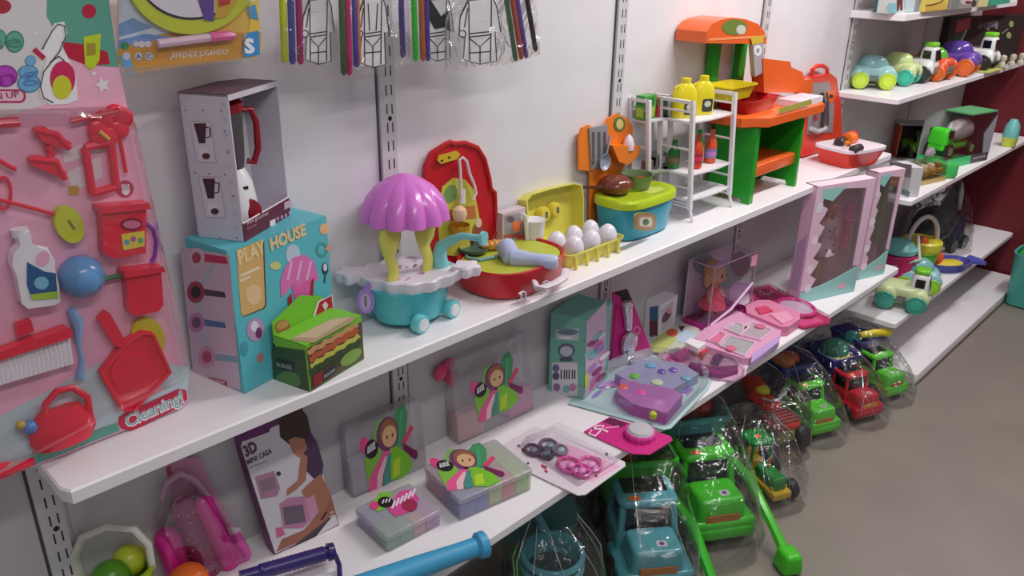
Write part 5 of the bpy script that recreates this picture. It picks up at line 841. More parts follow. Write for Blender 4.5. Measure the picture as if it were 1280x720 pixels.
for p0, p1 in (((q.w, 0, .02), (q.w, 0, h)), ((0, 0, .02), (0, 0, h)), ((0, q.d, .02), (0, q.d, h)), ((0, 0, h), (q.w, 0, h)), ((0, q.d, h), (0, 0, h))): mb.tube([q.M @ Vector(p0), q.M @ Vector(p1)], .003, mat((220, 190, 220), .1, 'tint'), n=5)
mb.tube([q.M @ Vector((q.w*.05, -.001, .03)), q.M @ Vector((q.w*.5, -.003, h*.22)), q.M @ Vector((q.w*.98, -.001, h*.5))], .006, K(226, 180, 220)); mb.build('edge_trim', t, kind='stuff')
mb = MB(); mb.prism([(q.w*.86, h*.8), (q.w, h*.78), (q.w, h*.96), (q.w*.86, h*.96)], .001, .003, K(236, 150, 190), q.front.M); mb.build('pink_tab', t)
dc = q.M @ Vector((q.w*.32, q.d*.45, .03)); d = thing('fairy_doll', 'small doll with blond hair and coral pink dress inside the lilac doll box', 'doll', dc); k = h/.25
skin = P(226, 166, 130, .5); mb = MB()
Md = T(*dc) @ Matrix.Scale(k, 4)
mb.lathe([(.011, 0), (.012, .02), (.013, .05), (.022, .062), (.026, .08), (.022, .1), (.018, .115), (.01, .124), (.009, .13), (.02, .136), (.034, .15), (.038, .17), (.033, .192), (.018, .206), (.004, .21)], skin, Md, 18)
for s_ in (-1, 1): mb.tube([(s_*.016, 0, .114), (s_*.034, -.004, .1), (s_*.042, -.012, .078), (s_*.046, -.02, .07)], [.009, .0085, .007, .006], skin, Md, 8)
mb.build('body', d); mb = MB(); mb.lathe([(.045, .035), (.05, .04), (.042, .066), (.024, .09), (.02, .112), (.023, .118)], P(240, 70, 96, .5), Md, 24, wob=lambda a, z: .12*cos(8*a)*max(0, (.09-z)*12)); mb.build('dress', d, label='coral pink dress')
mb = MB(); mb.ball((0, .008, .178), (.042, .036, .04), P(200, 150, 90, .6), Md); mb.ball((.034, .01, .15), (.016, .014, .03), P(206, 156, 96, .6), Md); mb.ball((-.034, .01, .15), (.016, .014, .03), P(206, 156, 96, .6), Md); mb.build('hair', d); mb = MB(); mb.tube([(-.036, -.006, .2), (-.02, -.02, .214), (.0, -.026, .218), (.02, -.02, .214), (.036, -.006, .2)], .007, P(190, 170, 220), Md); mb.build('headband', d)
mb = MB()
for x in (-.012, .012): mb.ball((x, -.034, .17), (.006, .004, .007), INK, Md, 8)
mb.ball((0, -.038, .16), (.003, .004, .003), skin, Md, 8); mb.tube([(-.006, -.034, .151), (0, -.036, .149), (.006, -.034, .151)], .0014, P(210, 60, 80), Md, n=6); mb.build('face', d, kind='stuff')
# tiara pack and pink case
t, pt = flatcard('tiara_pack', 'magenta card with a sparkling tiara and mirror, between the two doll boxes', [(938, 362), (960, 358), (985, 372), (1038, 400), (1036, 406), (1004, 412), (960, 396), (938, 386)], (200, 20, 100), .006, [([(940, 364), (958, 360), (980, 374), (950, 376)], (130, 10, 70)), ([(975, 385), (1012, 392), (1030, 402), (1004, 408), (980, 400)], (226, 70, 140))], blis=.024)
mb = MB()
for k in range(9): x = 950+k*4.6; y = 370+3*sin(k); mb.ball(pt.w(x, y, .02), .007, SILV, n=8)
mb.build('tiara', t, kind='stuff'); mb = MB(); mb.tube([pt.w(x, y, .016) for x, y in E(995, 388, 24, 9, 14, 22)], .009, P(226, 40, 130, .2), closed=True); m_ = mb.build('mirror_frame', t); mb = MB(); mb.prism(pt.pts(E(995, 388, 22, 8, 14)), .01, .014, P(206, 180, 204, .15), pt.M); mb.build('mirror', m_)
t, pt = flatcard('pink_case', 'chunky pale pink toy case in front of the tiara card', [(930, 392), (946, 386), (960, 386), (998, 402), (998, 410), (984, 420), (974, 420), (932, 402)], (226, 130, 170), .045)
mb = MB(); mb.prism(pt.pts([(944, 386), (958, 384), (966, 390), (950, 394)]), 0, .008, P(226, 70, 110), pt.M); mb.prism(pt.pts([(962, 394), (982, 390), (992, 400), (978, 406)]), 0, .006, P(240, 160, 190), pt.M); mb.build('lid_relief', t)
# big doll boxes
def doll_box(label, fx, rx, hpx, dep, second=False, dl=''):
    F_ = at(*fx, z=ZB); R_ = at(*rx, z=ZB); h = vert(*hpx, F_)-ZB; q = Box(F_, R_, dep, h); w_, h = q.w, q.h
    t = thing('doll_box', label, 'doll box', q.c, 'large window doll boxes'); lp_ = K(232, 190, 214); mt = K(150, 206, 200)
    mb = MB(); mb.box((w_/2, dep-.003, h/2), (w_, .006, h), K(240, 184, 200), q.M); mb.box((.003, dep/2, h/2), (.006, dep, h), lp_, q.M); mb.box((w_/2, dep/2, .003), (w_, dep, .006), mt, q.M); mb.box((w_/2, dep/2, h-.003), (w_, dep, .006), K(240, 214, 226), q.M); ct = mb.build('carton', t)
    mb = MB(); fr = q.front.M
    wv = [(0, 0), (w_, 0), (w_, h*.24)]+[(w_-w_*i/10, h*(.24-.13*sin(i/10*pi/2)-.0)) for i in range(1, 11)]; mb.prism(wv, .0, .003, mt, fr)
    side = [(0, h*.1), (w_*.12, h*.1)]
    for k in range(5): side += [(w_*.2, h*(.15+k*.15)), (w_*.24, h*(.2+k*.15)), (w_*.13, h*(.24+k*.15))]
    side += [(w_*.14, h*.9), (w_*.5, h*.95), (w_*.86, h*.93), (w_*.88, h*.25), (w_, h*.24), (w_, h), (0, h)]
    mb.prism(side, .0, .003, lp_, fr); fl = mb.build('front_frame', t)
    mb = MB(); mb.flat([(w_*.1, h*.97), (w_*.1, h*.9), (w_*.3, h*.86), (w_*.5, h*.97)], .0036, mt, fr)
    for x, y in ((.1, .3), (.1, .55), (.12, .13)): mb.flat(E(w_*x, h*y, .022), .0038, K(240, 220, 232), fr)
    mb.flat([(w_*.04, h*.78), (w_*.14, h*.78), (w_*.14, h*.86), (w_*.04, h*.86)], .004, K(226, 222, 226), fr); mb.flat(E(w_*.75, h*.08, .03, .012), .0036, K(236, 170, 190), fr); mb.flat([(.01, h*.1), (dep-.01, h*.1), (dep-.01, h*.6), (.01, h*.5)], .0006, K(190, 160, 200), q.left.M); mb.build('printed_artwork', fl)
    mb = MB(); mb.box((w_/2, .001, h/2), (w_-.002, .001, h-.002), mat((246, 236, 242), .06, 'blister', scale=8, bump=.15), q.M); mb.box((w_-.001, dep/2, h/2), (.001, dep, h-.01), mat((236, 246, 240), .06, 'blister', scale=8, bump=.15), q.M); mb.build('clear_window', t)
    return t, q
t, q = doll_box('large pink and mint window box with a blond doll, overlapping the upper shelf edge', (997, 380), (1067, 364), (1010, 232), .07)
Md = q.M @ T(q.w*.42, .04, .05) @ Matrix.Scale(q.h/.52, 4); dl = thing('fashion_doll', 'tall blond doll in a white spotted dress standing in the nearer window box', 'doll', Md.translation)
mb = MB()
for s_ in (-1, 1): mb.tube([(s_*.012, 0, 0), (s_*.013, 0, .07), (s_*.018, 0, .14), (s_*.018, 0, .2)], [.008, .011, .015, .018], skin, Md, 10)
mb.lathe([(.03, .17), (.034, .19), (.024, .24), (.03, .28), (.026, .3), (.01, .312), (.009, .325), (.02, .332), (.029, .35), (.029, .375), (.016, .392), (.003, .396)], skin, Md, 18, 1, .8)
for s_ in (-1, 1): mb.tube([(s_*.026, 0, .295), (s_*.042, -.002, .25), (s_*.05, -.008, .2), (s_*.052, -.012, .175)], [.01, .009, .007, .005], skin, Md, 8)
mb.build('body', dl); mb = MB(); mb.lathe([(.05, .15), (.052, .155), (.04, .2), (.028, .24), (.034, .282), (.03, .3)], P(226, 206, 214, .6), Md, 24, 1, .8, wob=lambda a, z: .08*cos(7*a)*max(0, (.24-z)*10)); mb.tube([(-.04, 0, .3), (-.05, 0, .26), (-.054, -.004, .23)], .013, P(226, 206, 214, .6), Md); mb.tube([(.04, 0, .3), (.05, 0, .26), (.054, -.004, .23)], .013, P(226, 206, 214, .6), Md); dr = mb.build('dress', dl, label='white dress with dark spots')
mb = MB()
for x, z in ((-.02, .18), (.015, .2), (0, .23), (.025, .17), (-.012, .265), (.016, .27)): mb.ball((x, -.036 if z < .22 else -.028, z), (.006, .003, .006), P(110, 70, 90), Md, 8)
mb.build('dress_spots', dr, kind='stuff'); mb = MB(); mb.ball((0, .008, .37), (.034, .03, .036), P(214, 176, 120, .6), Md); mb.tube([(-.028, .006, .36), (-.036, .006, .32), (-.034, .0, .27)], [.014, .014, .006], P(214, 176, 120, .6), Md); mb.tube([(.028, .006, .36), (.036, .006, .32), (.034, .0, .27)], [.014, .014, .006], P(214, 176, 120, .6), Md); mb.build('hair', dl)
mb = MB()
for x in (-.01, .01): mb.ball((x, -.0225, .362), (.004, .003, .0045), INK, Md, 8)
mb.tube([(-.005, -.0225, .346), (0, -.0235, .344), (.005, -.0225, .346)], .0012, P(210, 60, 80), Md, n=6); mb.build('face', dl, kind='stuff')
mb = MB(); MP = q.M @ T(q.w*.78, .04, q.h*.4); mb.tube([(0, 0, 0), (.005, 0, .1), (0, 0, .14)], [.02, .012, .022], P(232, 110, 160), MP); mb.prism([(-.02, .14), (.03, .15), (.02, .22), (-.014, .2)], -.005, .005, P(236, 130, 180), MP @ RX(pi/2)); o = mb.build('doll_outfit'); tag(o, 'pink spare doll outfit hanging in the nearer window box', 'doll outfit')
t, q = doll_box('large mint and pink window box with green and violet contents, behind the nearer one', (1072, 350), (1104, 342), (1082, 214), .07)
mb = MB(); M = q.M; 
for pts, r, c_, nm in ((((.3, .03, .5), (.32, .03, .8)), .03, (130, 160, 90), 'green_bag'), (((.6, .04, .3), (.65, .04, .5), (.62, .04, .9)), .035, (120, 150, 80), 'green_gown'), (((.25, .04, .25), (.28, .04, .45)), .03, (110, 90, 170), 'violet_shoe_bag')):
    mb = MB(); mb.tube([M @ Vector((a*q.w, b, c*q.h)) for a, b, c in pts], r, P(*c_), n=10, flat=.6); o = mb.build(nm); tag(o, {'green_bag': 'pale green doll bag', 'green_gown': 'long olive green doll gown', 'violet_shoe_bag': 'violet doll bag'}[nm]+' seen in the farther window box', 'doll accessory')
# ---------- toys at the near corner of the lower shelf ----------
c_ = at(146, 716, z=.60); t = thing('picnic_basket', 'lime green toy basket with a white arched handle, at the bottom left corner', 'toy basket', Vector((c_.x, c_.y, ZB))); M = T(c_.x, c_.y, ZB); lm2 = P(170, 206, 40, .3)
mb = MB(); mb.rings([oval(.05, .045, 0), oval(.07, .06, .06), oval(.078, .07, .13), oval(.083, .075, .134), oval(.083, .075, .142), oval(.074, .066, .142), oval(.06, .05, .09)], lm2, M); mb.build('basket', t)
mb = MB(); mb.tube([(-.078, 0, .13), (-.08, 0, .2), (-.055, 0, .25), (0, 0, .268), (.055, 0, .25), (.08, 0, .2), (.078, 0, .13)], .012, P(226, 222, 210, .4), M @ RZ(-.5), n=8, flat=.8); mb.build('handle', t, label='white arched handle')
for x, y, r, cc in ((-.02, -.02, .045, (80, 150, 20)), (.035, .01, .04, (190, 206, 40))):
    mb = MB(); mb.ball(M @ Vector((x, y, .14)), r, P(*cc)); o = mb.build('toy_fruit'); tag(o, ('dark green' if cc[0] == 80 else 'yellow green')+' toy fruit in the lime basket', 'toy fruit')
c_ = at(236, 728, z=ZB+.05); mb = MB(); mb.ball(c_, .05, P(250, 110, 30, .3), n=20); o = mb.build('play_ball'); tag(o, 'plain orange ball in front of the pink glitter tubes, bottom edge', 'ball')
pu_ = P(52, 34, 110, .3); a = at(300, 722, z=ZB+.06); b = at(412, 690, z=ZB+.045); t = thing('ribbed_handle', 'dark purple ribbed toy handle lying before the 3D MINI CASA box', 'toy handle', (a+b)/2-Vector((0, 0, .04))); mb = MB(); pts = [a+(b-a)*i/40 for i in range(41)]; mb.tube(pts, [.019+.0016*(i % 2) if 8 < i < 38 else .017 for i in range(41)], pu_, n=14); d = (b-a).normalized(); mb.tube([b-d*.005, b+d*.012], [.024, .022], pu_, n=14); mb.build('grip', t)
mb = MB(); e2 = b+Vector((.012, -.004, 0)); mb.tube([b+d*.008, at(420, 696, z=ZB+.045), at(424, 706, z=ZB+.02), at(425, 722, z=ZB+.012)], .007, pu_); mb.build('cord', t)
bl_ = P(58, 160, 208, .35); b = at(608, 679, z=ZB+.055); a = at(420, 745, z=ZB+.055); d = (b-a).normalized(); t = thing('toy_bat', 'turquoise blue plastic toy bat lying along the shelf edge', 'toy bat', (a+b)/2-Vector((0, 0, .05))); mb = MB()
L_ = (b-a).length; mb.tube([a, a+d*L_*.5, a+d*L_*.8, a+d*(L_-.03)], [.033, .03, .026, .026], bl_, n=20); bt = mb.build('barrel', t); mb = MB(); mb.tube([a+d*(L_-.032), a+d*(L_-.024), a+d*(L_-.004), b], [.028, .036, .036, .03], bl_, n=20); mb.build('knob', bt)
# ---------- trucks on the floor ----------
BK = P(34, 32, 36, .4); GLS = mat((24, 24, 30), .12)
def wheel(t, x, y, r, w_, hub=(60, 58, 62), M=I4, tyre=BK, name='wheel'):
    mb = MB(); MM = M @ T(x, y, r+FZ+.001 if M == I4 else r) @ RY(pi/2); mb.lathe([(r*.5, -w_/2), (r*.9, -w_/2), (r, -w_*.3), (r, w_*.3), (r*.9, w_/2), (r*.5, w_/2)], tyre, MM, 22); o = mb.build(name, t, world=False)
    mb = MB(); s = 1 if x > 0 else -1; mb.lathe([(r*.55, s*w_*.46), (r*.5, s*w_*.56), (r*.15, s*w_*.6)], P(*hub), MM, 16); mb.build('hub', o, world=False)
def bag(t, pts, seed, up=1):     # crumpled clear film over the toy: rings in local coordinates
    mb = MB(); R = []
    for k, (z, cx, cy, a, b) in enumerate(pts):
        rg = []
        for i in range(40):
            an = 2*pi*i/40; q = oval(a, b, z, cx, cy, 40, 3)[i]; n_ = noise.noise(Vector((q[0]*9+seed, q[1]*9, z*9)))*.016*(1 if k else .3)+.008*abs(sin(an*7+seed+k*.35)); d = Vector((cos(an), sin(an), 0)); rg.append((q[0]+d.x*n_, q[1]+d.y*n_, z+n_*.4*(k > 0)))
        R.append(rg)
    mb.rings(R, FILM, caps=False); mb.flat([(x, y) for x, y, z in R[-1]], R[-1][0][2], FILM); o = mb.build('clear_bag', t, world=False)
    rs = random.Random(seed*7); mb = MB()
    for k in range(16):
        i = rs.randrange(40); st = rs.choice((-2, -1, 0, 1, 2)); k0 = rs.randrange(0, len(R)-2); pts = []
        for j in range(k0, min(len(R), k0+3)):
            p0, p1 = Vector(R[j][i % 40]), Vector(R[min(len(R)-1, j+1)][(i+st) % 40])
            for f in (0, .5): pts.append(p0+(p1-p0)*f+Vector((rs.uniform(-.004, .004), rs.uniform(-.004, .004), .001)))
            i += st
        mb.tube(pts, [.0004]+[rs.uniform(.0008, .0017)]*(len(pts)-2)+[.0004], FOLD, n=5)  # extra glossy film folds, added to give white highlight lines
    mb.build('bag_fold_glints', o, world=False, kind='stuff'); return o
def truck(name, label, pos, yaw, S, cab, bed, load, grille=(190, 110, 30), arm=None, sticker=True, seed=1, bedh=1, windowpost=True, hubs=(70, 66, 70)):
    t = thing(name, label, 'toy truck', pos, 'toy trucks on the floor', yaw); C_ = P(*cab, .25); B_ = P(*bed, .28); q = Matrix.Scale(S, 4)
    mb = MB(); mb.rbox((0, .28, .085), (.17, .5, .05), BK, q, r=.01); mb.build('chassis', t, world=False)
    mb = MB(); mb.rbox((0, .03, .075), (.27, .07, .06), C_, q, r=.018, rc=.02); mb.build('bumper', t, world=False, label=None)
    mb = MB(); mb.rbox((0, .085, .15), (.2, .15, .12), C_, q, r=.014, rc=.02, top=(.86, .9))
    mb.rbox((0, .1, .1), (.272, .2, .055), C_, q, r=.016, rc=.02)
    hd = mb.build('hood', t, world=False)
    mb = MB(); mb.prism(rrect(0, .125, .13, .055, .006), .0, .004, K(*grille), q @ frame((0, .008, 0), (1, 0, 0), (0, .02, 1))); mb.build('grille', hd, world=False, label='orange brown grille plate')
    mb = MB(); mb.prism(rrect(.02, .06, .036, .03, .004), .2101, .2108, K(206, 190, 206), q); mb.prism(E(.02, .06, .009), .2108, .2114, K(90, 70, 110), q); mb.build('hood_sticker', hd, world=False)
    # cab: floor, posts, roof and dark glass
    mb = MB(); mb.rbox((0, .225, .14), (.23, .16, .1), C_, q, r=.012)
    for sx in (-1, 1):
        mb.tube([(sx*.098, .155, .18), (sx*.09, .175, .285)], .013, C_, q, n=6); mb.tube([(sx*.098, .295, .18), (sx*.09, .29, .285)], .013, C_, q, n=6); mb.tube([(sx*.1, .155, .19), (sx*.1, .295, .19)], .012, C_, q, n=6)
    mb.rbox((0, .235, .298), (.215, .165, .032), C_, q, r=.014, rc=.03); cb = mb.build('cab', t, world=False)
    mb = MB(); mb.prism([(-.088, 0), (.088, 0), (.08, .098), (-.08, .098)], -.004, .0, GLS, q @ frame((0, .162, .187), (1, 0, 0), (0, .17, 1))); mb.build('windscreen', cb, world=False, label='dark windscreen')
    for s in (-1, 1): mb = MB(); mb.box((s*.09, .228, .235), (.004, .12, .09), GLS, q); mb.build('side_window', cb, world=False)
    mb = MB(); mb.rbox((.0, .25, .314), (.16, .085, .006), GLS, q, r=.002, rc=.01); mb.build('roof_shade_panel', cb, world=False, label='dark panel painted as shade in the open roof')  # dark slab on the roof, coloured as the shade inside an opening
    if sticker: mb = MB(); mb.prism(rrect(-.05, .178, .04, .026, .003), .3142, .3152, K(250, 120, 50), q); mb.build('price_sticker', cb, world=False, label='orange price sticker')
    H = .1*bedh
    mb = MB(); R = [[(x, y, z) for x, y in rrect(0, .44, w_, d_, .02)] for w_, d_, z in ((.17, .2, .13), (.2, .24, .16), (.27, .31, .26+H), (.285, .325, .265+H), (.285, .325, .285+H), (.262, .3, .285+H), (.25, .29, .26+H), (.18, .2, .17))]; mb.rings(R, B_, q); mb.build('tipper_bed', t, world=False)
    for (x, y, z, r, cc, nm) in load: 
        mb = MB(); mb.ball((x, y, z), r, P(*cc, .25), q, 14); mb.build(nm, t, world=False)
    for sx in (-1, 1):
        for y in (.1, .44): wheel(t, sx*.118*S, y*S, .062*S, .05*S, hubs)
        for o in list(t.children)[-2:]: pass
    if arm:
        sx, cc = arm; mb = MB(); A_ = P(*cc, .28); pts = [(sx*.13, .3, .22), (sx*.16, .14, .2), (sx*.18, -.02, .11), (sx*.19, -.1, .06)]; mb.tube(pts, [.016, .02, .018, .02], A_, q, n=8, flat=1.2); ar = mb.build('loader_arm', t, world=False, label='long side loader arm')
        mb = MB(); mb.rbox((sx*.19, -.14, .045), (.085, .09, .08), A_, q, r=.015, rc=.02, top=(.75, .9)); mb.build('shovel', ar, world=False)
    bag(t, [(.012, 0, .27*S, .17*S, .37*S), (.1*S, 0, .25*S, .172*S, .36*S), (.24*S, 0, .3*S, .165*S, .33*S), (.34*S, 0, .36*S, .15*S, .27*S), (.43*S, 0, .42*S, .11*S, .17*S), (.46*S, 0, .43*S, .05*S, .08*S)], seed)
    return t
# wheels of local parts sit on the root's ground plane
def wheel(t, x, y, r, w_, hub=(60, 58, 62), tyre=BK, name='wheel', z=None):
    mb = MB(); MM = T(x, y, r if z is None else z) @ RY(pi/2); mb.lathe([(r*.5, -w_/2), (r*.9, -w_/2), (r, -w_*.3), (r, w_*.3), (r*.9, w_/2), (r*.5, w_/2)], tyre, MM, 22); o = mb.build(name, t, world=False)
    mb = MB(); s = 1 if x > 0 else -1; mb.lathe([(r*.62, s*w_*.46), (r*.55, s*w_*.56), (r*.15, s*w_*.6)], P(*hub), MM, 16); mb.build('hub', o, world=False)
def fl(x, y): p_ = at(x, y, z=FZ+.001); return p_
gn = (70, 200, 36); tq_ = (80, 160, 172)
truck('toy_dump_truck', 'turquoise toy truck with a green tipper bed, bagged, nearest the camera', fl(820, 756), radians(-38), 1.06, tq_, (56, 186, 30), [(-.05, .42, .36, (.07, .08, .05), (196, 70, 30), 'sand_toy'), (.06, .46, .37, (.06, .07, .05), (120, 190, 60), 'sand_toy')], arm=(1, (50, 190, 30)), seed=2)
truck('toy_dump_truck', 'bright green toy truck with a turquoise bed of red toys and a long side arm', fl(900, 688), radians(-33), 1.08, gn, tq_, [(-.05, .42, .37, (.08, .09, .06), (200, 40, 36), 'sand_toy'), (.06, .44, .36, (.07, .09, .05), (190, 40, 40), 'sand_toy'), (.09, .52, .38, (.05, .04, .06), (210, 130, 60), 'sand_toy')], arm=(1, gn), seed=5)
truck('toy_dump_truck', 'lime green toy truck with a blue bed of orange toys, beside the red cab truck', fl(1028, 550), radians(-24), .77, (84, 200, 40), (52, 52, 150), [(-.04, .42, .36, (.08, .08, .04), (226, 130, 50), 'sand_toy'), (.06, .46, .35, (.06, .07, .04), (230, 90, 60), 'sand_toy')], seed=8)
t_ = truck('toy_dump_truck', 'dark red toy truck with a blue bed, carrying a teal and white domed toy', fl(1085, 528), radians(-22), .7, (200, 24, 46), (50, 60, 150), [(0, .42, .36, (.12, .11, .03), (226, 226, 226), 'white_rim'), (0, .42, .38, (.11, .1, .1), (50, 140, 120), 'teal_dome'), (.02, .32, .36, (.09, .02, .015), (216, 180, 50), 'yellow_rake')], seed=11, grille=(220, 150, 30))
t_ = truck('toy_dump_truck', 'lime green toy truck carrying a yellow tube, at the plinth corner', fl(1118, 501), radians(-20), .7, (90, 200, 44), (70, 60, 140), [(-.1, .4, .36, (.06, .07, .07), (70, 170, 170), 'teal_scoop'), (-.03, .4, .38, (.02, .03, .02), (220, 150, 150), 'pink_toy')], seed=14, sticker=False)
mb = MB(); q = Matrix.Scale(.7, 4); mb.tube([(-.1, .34, .42), (.02, .31, .43), (.15, .28, .42), (.165, .277, .418)], [.026, .03, .032, .015], P(226, 200, 30, .25), q, n=12); mb.build('yellow_tube', t_, world=False)
# tractor
p0 = fl(972, 632); S = .72; t = thing('toy_tractor', 'small green toy tractor with yellow chassis and big black wheels, beside the bright green truck', 'toy tractor', p0, None, radians(-25)); q = Matrix.Scale(S, 4); G2 = P(20, 140, 50, .25); Y2 = P(226, 180, 30, .3)
mb = MB(); mb.rbox((0, .1, .14), (.1, .2, .09), G2, q, r=.02, rc=.025); mb.build('hood', t, world=False); mb = MB(); mb.rbox((0, .1, .085), (.13, .26, .05), Y2, q, r=.01); mb.box((0, .02, .1), (.11, .02, .06), Y2, q); mb.build('chassis', t, world=False)
mb = MB(); mb.rbox((0, .27, .31), (.17, .16, .035), G2, q, r=.015, rc=.04)
for x in (-.065, .065):
    for y in (.21, .33): mb.tube([(x, y, .12), (x, y, .3)], .008, G2, q)
cb = mb.build('cab_roof', t, world=False); mb = MB(); mb.prism(rrect(0, .26, .035, .028, .003), .3282, .3292, K(250, 120, 40), q); mb.build('price_sticker', cb, world=False)
mb = MB(); mb.rbox((0, .27, .14), (.1, .07, .06), Y2, q, r=.01); mb.box((0, .3, .2), (.09, .02, .08), Y2, q); mb.build('seat', t, world=False)
mb = MB(); mb.tube([(.0, .13, .19), (.0, .13, .25)], .008, P(230, 110, 40), q); mb.build('exhaust', t, world=False)
for s in (-1, 1): wheel(t, s*.12*S, .05*S, .062*S, .05*S, (220, 170, 40)); wheel(t, s*.13*S, .28*S, .09*S, .06*S, (220, 170, 40))
bag(t, [(.012, 0, .15, .15, .22), (.15, 0, .16, .15, .21), (.28, 0, .22, .12, .15), (.33, 0, .24, .06, .07)], 20)
# red and yellow loader
p0 = fl(984, 571); S = .8; t = thing('toy_loader', 'red and yellow toy quad loader with grey rack, between the tractor and lime truck', 'toy loader', p0, None, radians(-22)); q = Matrix.Scale(S, 4); R2 = P(226, 50, 34, .25); Y3 = P(200, 190, 50, .3)
mb = MB(); mb.rbox((0, .1, .2), (.2, .2, .05), R2, q, r=.02, rc=.05, top=(.9, .9)); mb.rbox((0, .26, .24), (.13, .22, .07), R2, q, r=.03, rc=.05); mb.tube([(0, .28, .26), (0, .36, .29), (0, .42, .29)], [.06, .07, .05], R2, q, n=12); mb.build('body', t, world=False)
mb = MB(); mb.rbox((0, .1, .13), (.12, .16, .1), Y3, q, r=.02); mb.ball((0, .3, .3), (.05, .07, .03), P(214, 200, 40), q); mb.build('engine', t, world=False, label='yellow engine block')
mb = MB()
for k in range(5): mb.tube([(-.08, .02+k*.03, .235), (.08, .02+k*.03, .235)], .005, P(120, 90, 100), q, n=6)
for s in (-1, 1): mb.tube([(s*.08, .0, .235), (s*.08, .16, .235)], .005, P(120, 90, 100), q, n=6)
mb.build('front_rack', t, world=False); mb = MB(); mb.tube([(-.09, .18, .32), (-.03, .17, .29), (.03, .17, .29), (.09, .18, .32)], .007, P(170, 170, 176), q); mb.tube([(0, .18, .25), (0, .17, .29)], .008, P(170, 170, 176), q); mb.build('handlebar', t, world=False)
for s in (-1, 1): wheel(t, s*.12*S, .06*S, .08*S, .07*S); wheel(t, s*.12*S, .36*S, .08*S, .07*S)
bag(t, [(.012, 0, .19, .15, .25), (.15, 0, .19, .15, .24), (.27, 0, .22, .15, .22), (.33, 0, .24, .07, .1)], 25)
# turquoise sieve pails on a green truck, bottom edge
p0 = at(690, 705, z=.06); t = thing('toy_sieve_truck', 'green toy truck carrying two nested turquoise sieve rings, bottom edge beside the blue bat', 'toy truck', Vector((p0.x, p0.y, FZ+.001)), None, radians(-38)); q = I4; z0 = .06-FZ
mb = MB(); mb.rbox((0, .02, z0-.12), (.24, .36, .1), P(60, 180, 30), q, r=.02); mb.rbox((0, .03, .1), (.16, .3, .1), BK, q, r=.02); mb.build('body', t, world=False)
for k, z in enumerate((z0, z0+.042)):
    mb = MB(); mb.lathe([(.09, z-.03), (.105, z-.012), (.112, z), (.108, z+.012), (.096, z+.012), (.09, z-.002), (.086, z-.03)], P(*tq_, .25), q, 36, caps=False); mb.build('sieve_ring', t, world=False)
mb = MB(); mb.lathe([(.088, z0-.02), (.06, z0-.06), (.01, z0-.062)], P(40, 70, 76), q, 30, caps=False); mb.build('sieve_bowl', t, world=False)
mb = MB(); mb.prism([(-.16, 0), (.1, 0), (.13, .12), (.08, .19), (-.12, .2)], -.008, .008, P(64, 120, 126), T(0, .16, z0-.03) @ RX(pi/2)); mb.tube([(-.0, .1, z0+.03), (-.03, .13, z0+.1), (-.05, .15, z0+.14)], [.02, .014, .01], P(*tq_), q); mb.build('tailboard', t, world=False)
for s in (-1, 1):
    for y in (-.1, .16): wheel(t, s*.12, y, .065, .05)
bag(t, [(.012, 0, .04, .16, .25), (z0, 0, .04, .165, .25), (z0+.1, 0, .06, .15, .22), (z0+.18, 0, .08, .08, .12)], 31)
# ---------- far right shelves ----------
ZT, ZC, ZD, ZE = 1.723, 1.326, .843, .173
def bxpx(name, label, fx, rx, z, dep, h, col, art=(), cat='box', group=None):
    F_ = at(*fx, z=z); R_ = at(*rx, z=z); R_ = Vector((R_.x, R_.y, z)); q = Box(F_, R_, dep, h); t = thing(name, label, cat, q.c, group); mb = MB(); q.solid(mb, K(*col)); ct = mb.build('carton', t)
    if art:
        mb = MB()
        for k, (poly, cc) in enumerate(art): px(mb, q.front, poly, K(*cc), .0008+.0004*k)
        mb.build('printed_artwork', ct)
    return t, q
bxpx('picture_box', 'dark teal box, leftmost on the topmost far shelf', (1099, 16), (1108, 16), ZT, .05, .24, (40, 100, 110))
bxpx('picture_box', 'pale box with dark figures beside the dark teal one, topmost far shelf', (1110, 17), (1142, 15), ZT, .06, .28, (206, 206, 206), [([(1110, 16), (1110, 4), (1120, 4), (1122, 16)], (130, 190, 206)), ([(1121, 14), (1121, 0), (1128, -2), (1128, 13), (1125, 13), (1125, 4), (1123, 14)], (110, 50, 56)), ([(1132, 15), (1130, -5), (1142, -6), (1142, 14)], (190, 214, 220))])
bxpx('picture_box', 'narrow grey blue and violet box on the topmost far shelf', (1143, 15), (1154, 14), ZT, .06, .26, (146, 152, 180), [([(1150, 14), (1150, -4), (1154, -5), (1154, 13)], (130, 70, 120))])
bxpx('picture_box', 'yellow box with a black curved line on the topmost far shelf', (1155, 15), (1183, 12), ZT, .06, .27, (226, 200, 90), [([(1157, 14), (1158, 6), (1182, 2), (1183, 12)], (220, 176, 70)), (line([(1157, 7), (1166, 6), (1175, 3), (1181, -2)], 1.4), (50, 40, 40))])
bxpx('picture_box', 'grey patterned box right of the yellow one, topmost far shelf', (1186, 12), (1220, 9), ZT, .06, .26, (150, 142, 136), [([(1188, 12), (1192, -4), (1200, -4), (1198, 11)], (120, 130, 120)), (E(1208, 2, 8, 4), (196, 180, 180)), (E(1210, 3, 4, 2), (110, 50, 60)), (E(1217, 4, 3, 4), (60, 60, 64))])
bxpx('picture_box', 'narrow beige box beside the green one, topmost far shelf', (1222, 9), (1234, 8), ZT, .06, .25, (206, 190, 140))
bxpx('picture_box', 'plain sea green box at the right end of the topmost far shelf', (1238, 7), (1262, 4), ZT, .06, .25, (50, 160, 130))
